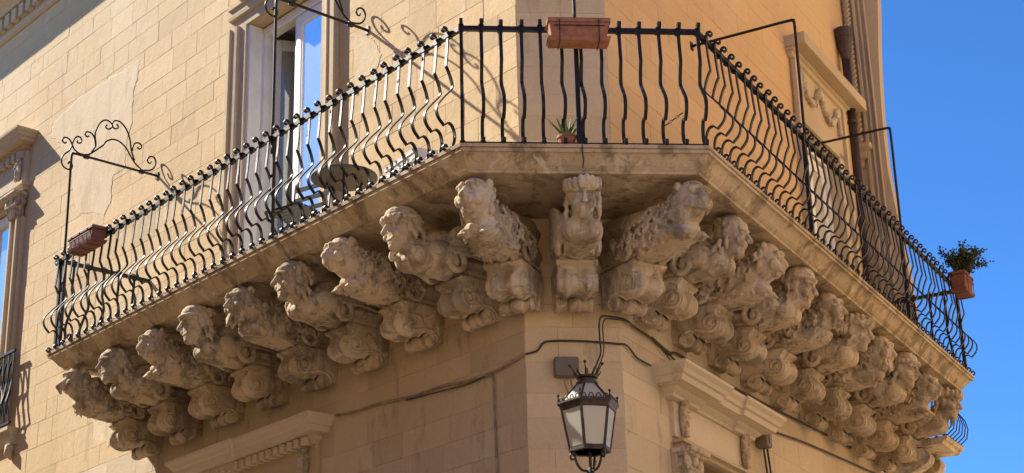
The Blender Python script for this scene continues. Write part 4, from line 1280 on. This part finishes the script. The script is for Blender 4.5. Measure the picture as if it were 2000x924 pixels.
for k in range(10):
    a = k / 10 * 6.283 + .1
    long_ = k % 2 == 0
    l_ = .085 if long_ else .05
    p = spline([(rt1 * math.cos(a), rt1 * math.sin(a), zt + .055), ((rt1 + .03) * math.cos(a), (rt1 + .03) * math.sin(a), zt + .07 + l_ * .4), ((rt1 + .038 + (.02 if long_ else 0)) * math.cos(a), (rt1 + .038 + (.02 if long_ else 0)) * math.sin(a), zt + .06 + l_)], 4)
    m = MB().tube(p, [.009 - .006 * i / (len(p) - 1) for i in range(len(p))], 6)
    if long_: m.ell(p[-1], (.013, .013, .013), lo=True)
    m.build('crown_spike', M['brass'], lt, smooth=True)
MB().lathe([(.02, zt), (.03, zt + .06), (.012, zt + .09), (.012, zt + .13)], 10).build('top_knob', M['brass'], lt)
MB().lathe([(.012, zb_), (.016, zb_ + .05), (.016, zb_ + .13), (.03, zb_ + .14), (.03, zb_ + .24), (.0, zb_ + .25)], 10).build('lamp_holder', M['white'], lt)
for k in range(3):     # scrolled feet meeting under the lantern
    a = HR + k * 2 * math.pi / 3 + R(0)
    for a in (HR + k * math.pi * 2 / 3,):
        pr = spline([(.135, zb_ - .012), (.155, zb_ - .045), (.15, zb_ - .075), (.128, zb_ - .07), (.125, zb_ - .045), (.142, zb_ - .02), (.165, zb_ - .0)], 4)
        MB().tube([(r_ * math.cos(a), r_ * math.sin(a), zz) for r_, zz in pr], .0085, 6).build('foot_scroll', M['brass'], lt, smooth=True)
        pr = spline([(.15, zb_ - .02), (.125, zb_ - .05), (.105, zb_ - .11), (.07, zb_ - .155), (.02, zb_ - .165)], 5)
        MB().tube([(r_ * math.cos(a), r_ * math.sin(a), zz) for r_, zz in pr], .010, 6).build('foot_arm', M['brass'], lt, smooth=True)
MB().lathe([(.012, zb_ - .5), (.016, zb_ - .3), (.016, zb_ - .19), (.03, zb_ - .18), (.022, zb_ - .15), (.012, zb_ - .13), (.012, zb_)], 10).build('stem', M['brass'], lt)
MB().tube(spline([(0, 0, zb_ - .48), (0, -.3, zb_ - .5), (0, -.74, zb_ - .45)], 5), .02, 8).build('wall_arm', M['brass'], lt, smooth=True)
MB().box(-.06, .06, -.76, -.735, zb_ - .65, zb_ - .3).build('wall_plate', M['brass'], lt, bevel=.006)

# ------------------------------------------------------------------ small rail in front of the far left window
jr = thing('window_railing', 'small black iron railing with stone sill at the far left window', 'railing', FL.at(8.93, 0, 7.0), FL.rz)
MB().box(0, 2.4, .08, .11, .92, .95).build('top_rail', M['iron'], jr); MB().box(0, 2.4, .08, .11, .04, .065).build('bottom_rail', M['iron'], jr)
for i in range(12):
    x = .03 + i * .13
    MB().ribbon([(.095, .05), (.115, .2), (.15, .3), (.12, .42), (.1, .55), (.095, .92)], .028, .012, x).build('baluster', M['iron'], jr)
    MB().tube([(x + .06, .1 + .02 * math.sin(q), .15 + .065 * q + .02 * math.cos(q * 2)) for q in range(12)], .013, 5).build('ornament', M['iron'], jr)
MB().extrude([(-.02, -.2), (.04, -.2), (.09, -.12), (.1, -.05), (.13, -.04), (.13, .0), (-.02, .0)], -.02, 2.4).build('sill', M['trim'], jr)
MB().tube([(.06, .0, -.22), (.06, .05, -.24), (.06, .06, -.3), (.06, .0, -.36)], [.06, .06, .05, .03], 10).build('sill_bracket', M['trim'], jr, smooth=True)

# ------------------------------------------------------------------ neighbouring house down the right street with its balcony
nb = thing('neighbour_house', 'pale stone house further down the right street, mostly hidden by the corbels', 'building', FR.at(11.2, -1.62, 0), FR.rz)
MB().box(0, -1.3, -6, 0, 0, 8.4).build('wall', M['far'], nb)
MB().box(-.05, -1.25, -.001, .05, 7.35, 7.45).build('string_course', M['trim'], nb)
MB().box(-.3, -1.0, .001, .02, 6.0, 7.0).build('window', M['pane_dull'], nb)
MB().tube([(.03, .03, 3), (.03, .03, 7.8)], .045, 8).build('downpipe', M['iron_rust'], nb)
fb = thing('far_balcony', 'small far balcony with basket shaped iron railing below the right end', 'balcony', FR.at(11.6, -1.6, 7.58), FR.rz)
MB().extrude([(0, -.1), (1.0, -.1), (1.02, -.06), (1.06, -.05), (1.08, .0), (0, .0)], 0, -.85).build('slab', M['slab'], fb)
MB().extrude(spline([(0, -.55), (.25, -.52), (.5, -.45), (.72, -.36), (.80, -.26), (.76, -.16), (.66, -.12), (0, -.105)], 4), -.02, -.26).build('bracket', M['carved'], fb, smooth=False)
MB().extrude(spline([(0, -.55), (.25, -.52), (.5, -.45), (.72, -.36), (.80, -.26), (.76, -.16), (.66, -.12), (0, -.105)], 4), -.55, -.80).build('bracket', M['carved'], fb, smooth=False)
fbar = MB().ribbon([(-.02, .9), (-.02, .6), (.04, .5), (.12, .38), (.15, .25), (.12, .12), (.03, .05), (.0, .01)] + curl((.03, .01), .028, .012, math.pi, 1.0, 8)[1:], .022, .012).mesh('baluster', M['iron'])
for i in range(7): link('baluster', fbar, fb, (-.02 - i * .135, 1.02, 0), 0)
for i in range(8): link('baluster', fbar, fb, (-.0, .06 + i * .125, 0), R(-90))
MB().box(.01, -.85, 1.0, 1.03, .88, .91).box(-.015, .012, 0, 1.0, .88, .909).build('top_rail', M['iron'], fb)
MB().box(.01, -.85, 1.0, 1.03, .02, .035).box(-.015, .012, 0, 1.0, .02, .034).build('bottom_rail', M['iron'], fb)

# ------------------------------------------------------------------ the house across the right street (out of frame, it reflects the sun)
W_ = 7.5
op = thing('unseen_opposite_house', 'sunlit stone house across the right street, outside the picture', 'building', FR.at(-1.0, W_, 0), FR.rz)
MB().box(0, -26, 0, 8, 0, 15.5).build('wall', M['wall_r'], op)
MB().extrude([(0, 15.3), (0, 15.75), (-.5, 15.75), (-.45, 15.55), (-.15, 15.45), (-.12, 15.3)], .2, -26.2).build('cornice', M['trim'], op)
for i in range(6):
    for zz in (4.5, 9.2):
        MB().box(-2.2 - i * 4, -3.4 - i * 4, -.02, .02, zz, zz + 2.3).build('window', M['pane_dull'], op)

# ------------------------------------------------------------------ unseen house added across the left street to darken the left undersides
ol = thing('unseen_opposite_house', 'unseen stone house added across the left street to block sky light', 'building', FL.at(-2.0, 6.5, 0), FL.rz)
MB().box(0, 30, 0, 8, 0, 11.5).build('wall', M['wall_l'], ol)
MB().extrude([(0, 11.3), (-.12, 11.3), (-.15, 11.45), (-.45, 11.55), (-.5, 11.75), (0, 11.75)], -.2, 30.2).build('cornice', M['trim'], ol)
for i in range(7):
    for zz in (3.5, 7.6):
        MB().box(2.2 + i * 4, 3.4 + i * 4, -.02, .02, zz, zz + 2.3).build('window', M['pane_dull'], ol)

# ------------------------------------------------------------------ unseen house added behind the viewer to bounce warm light onto the corner
bh = thing('added_bounce_house', 'unseen stone house added behind the viewer to bounce warm sunlight', 'building', (2, -9, 0), 0)
MB().box(-16, 16, -8, 0, 0, 12.5).build('wall', M['wall_r'], bh)
MB().extrude([(0, 12.3), (.15, 12.4), (.45, 12.55), (.5, 12.75), (0, 12.75)], -16.2, 16.2).build('cornice', M['trim'], bh)
for i in range(7):
    for zz in (3.5, 8.0):
        MB().box(-13.5 + i * 4, -12.3 + i * 4, -.02, .02, zz, zz + 2.3).build('window', M['pane_dull'], bh)
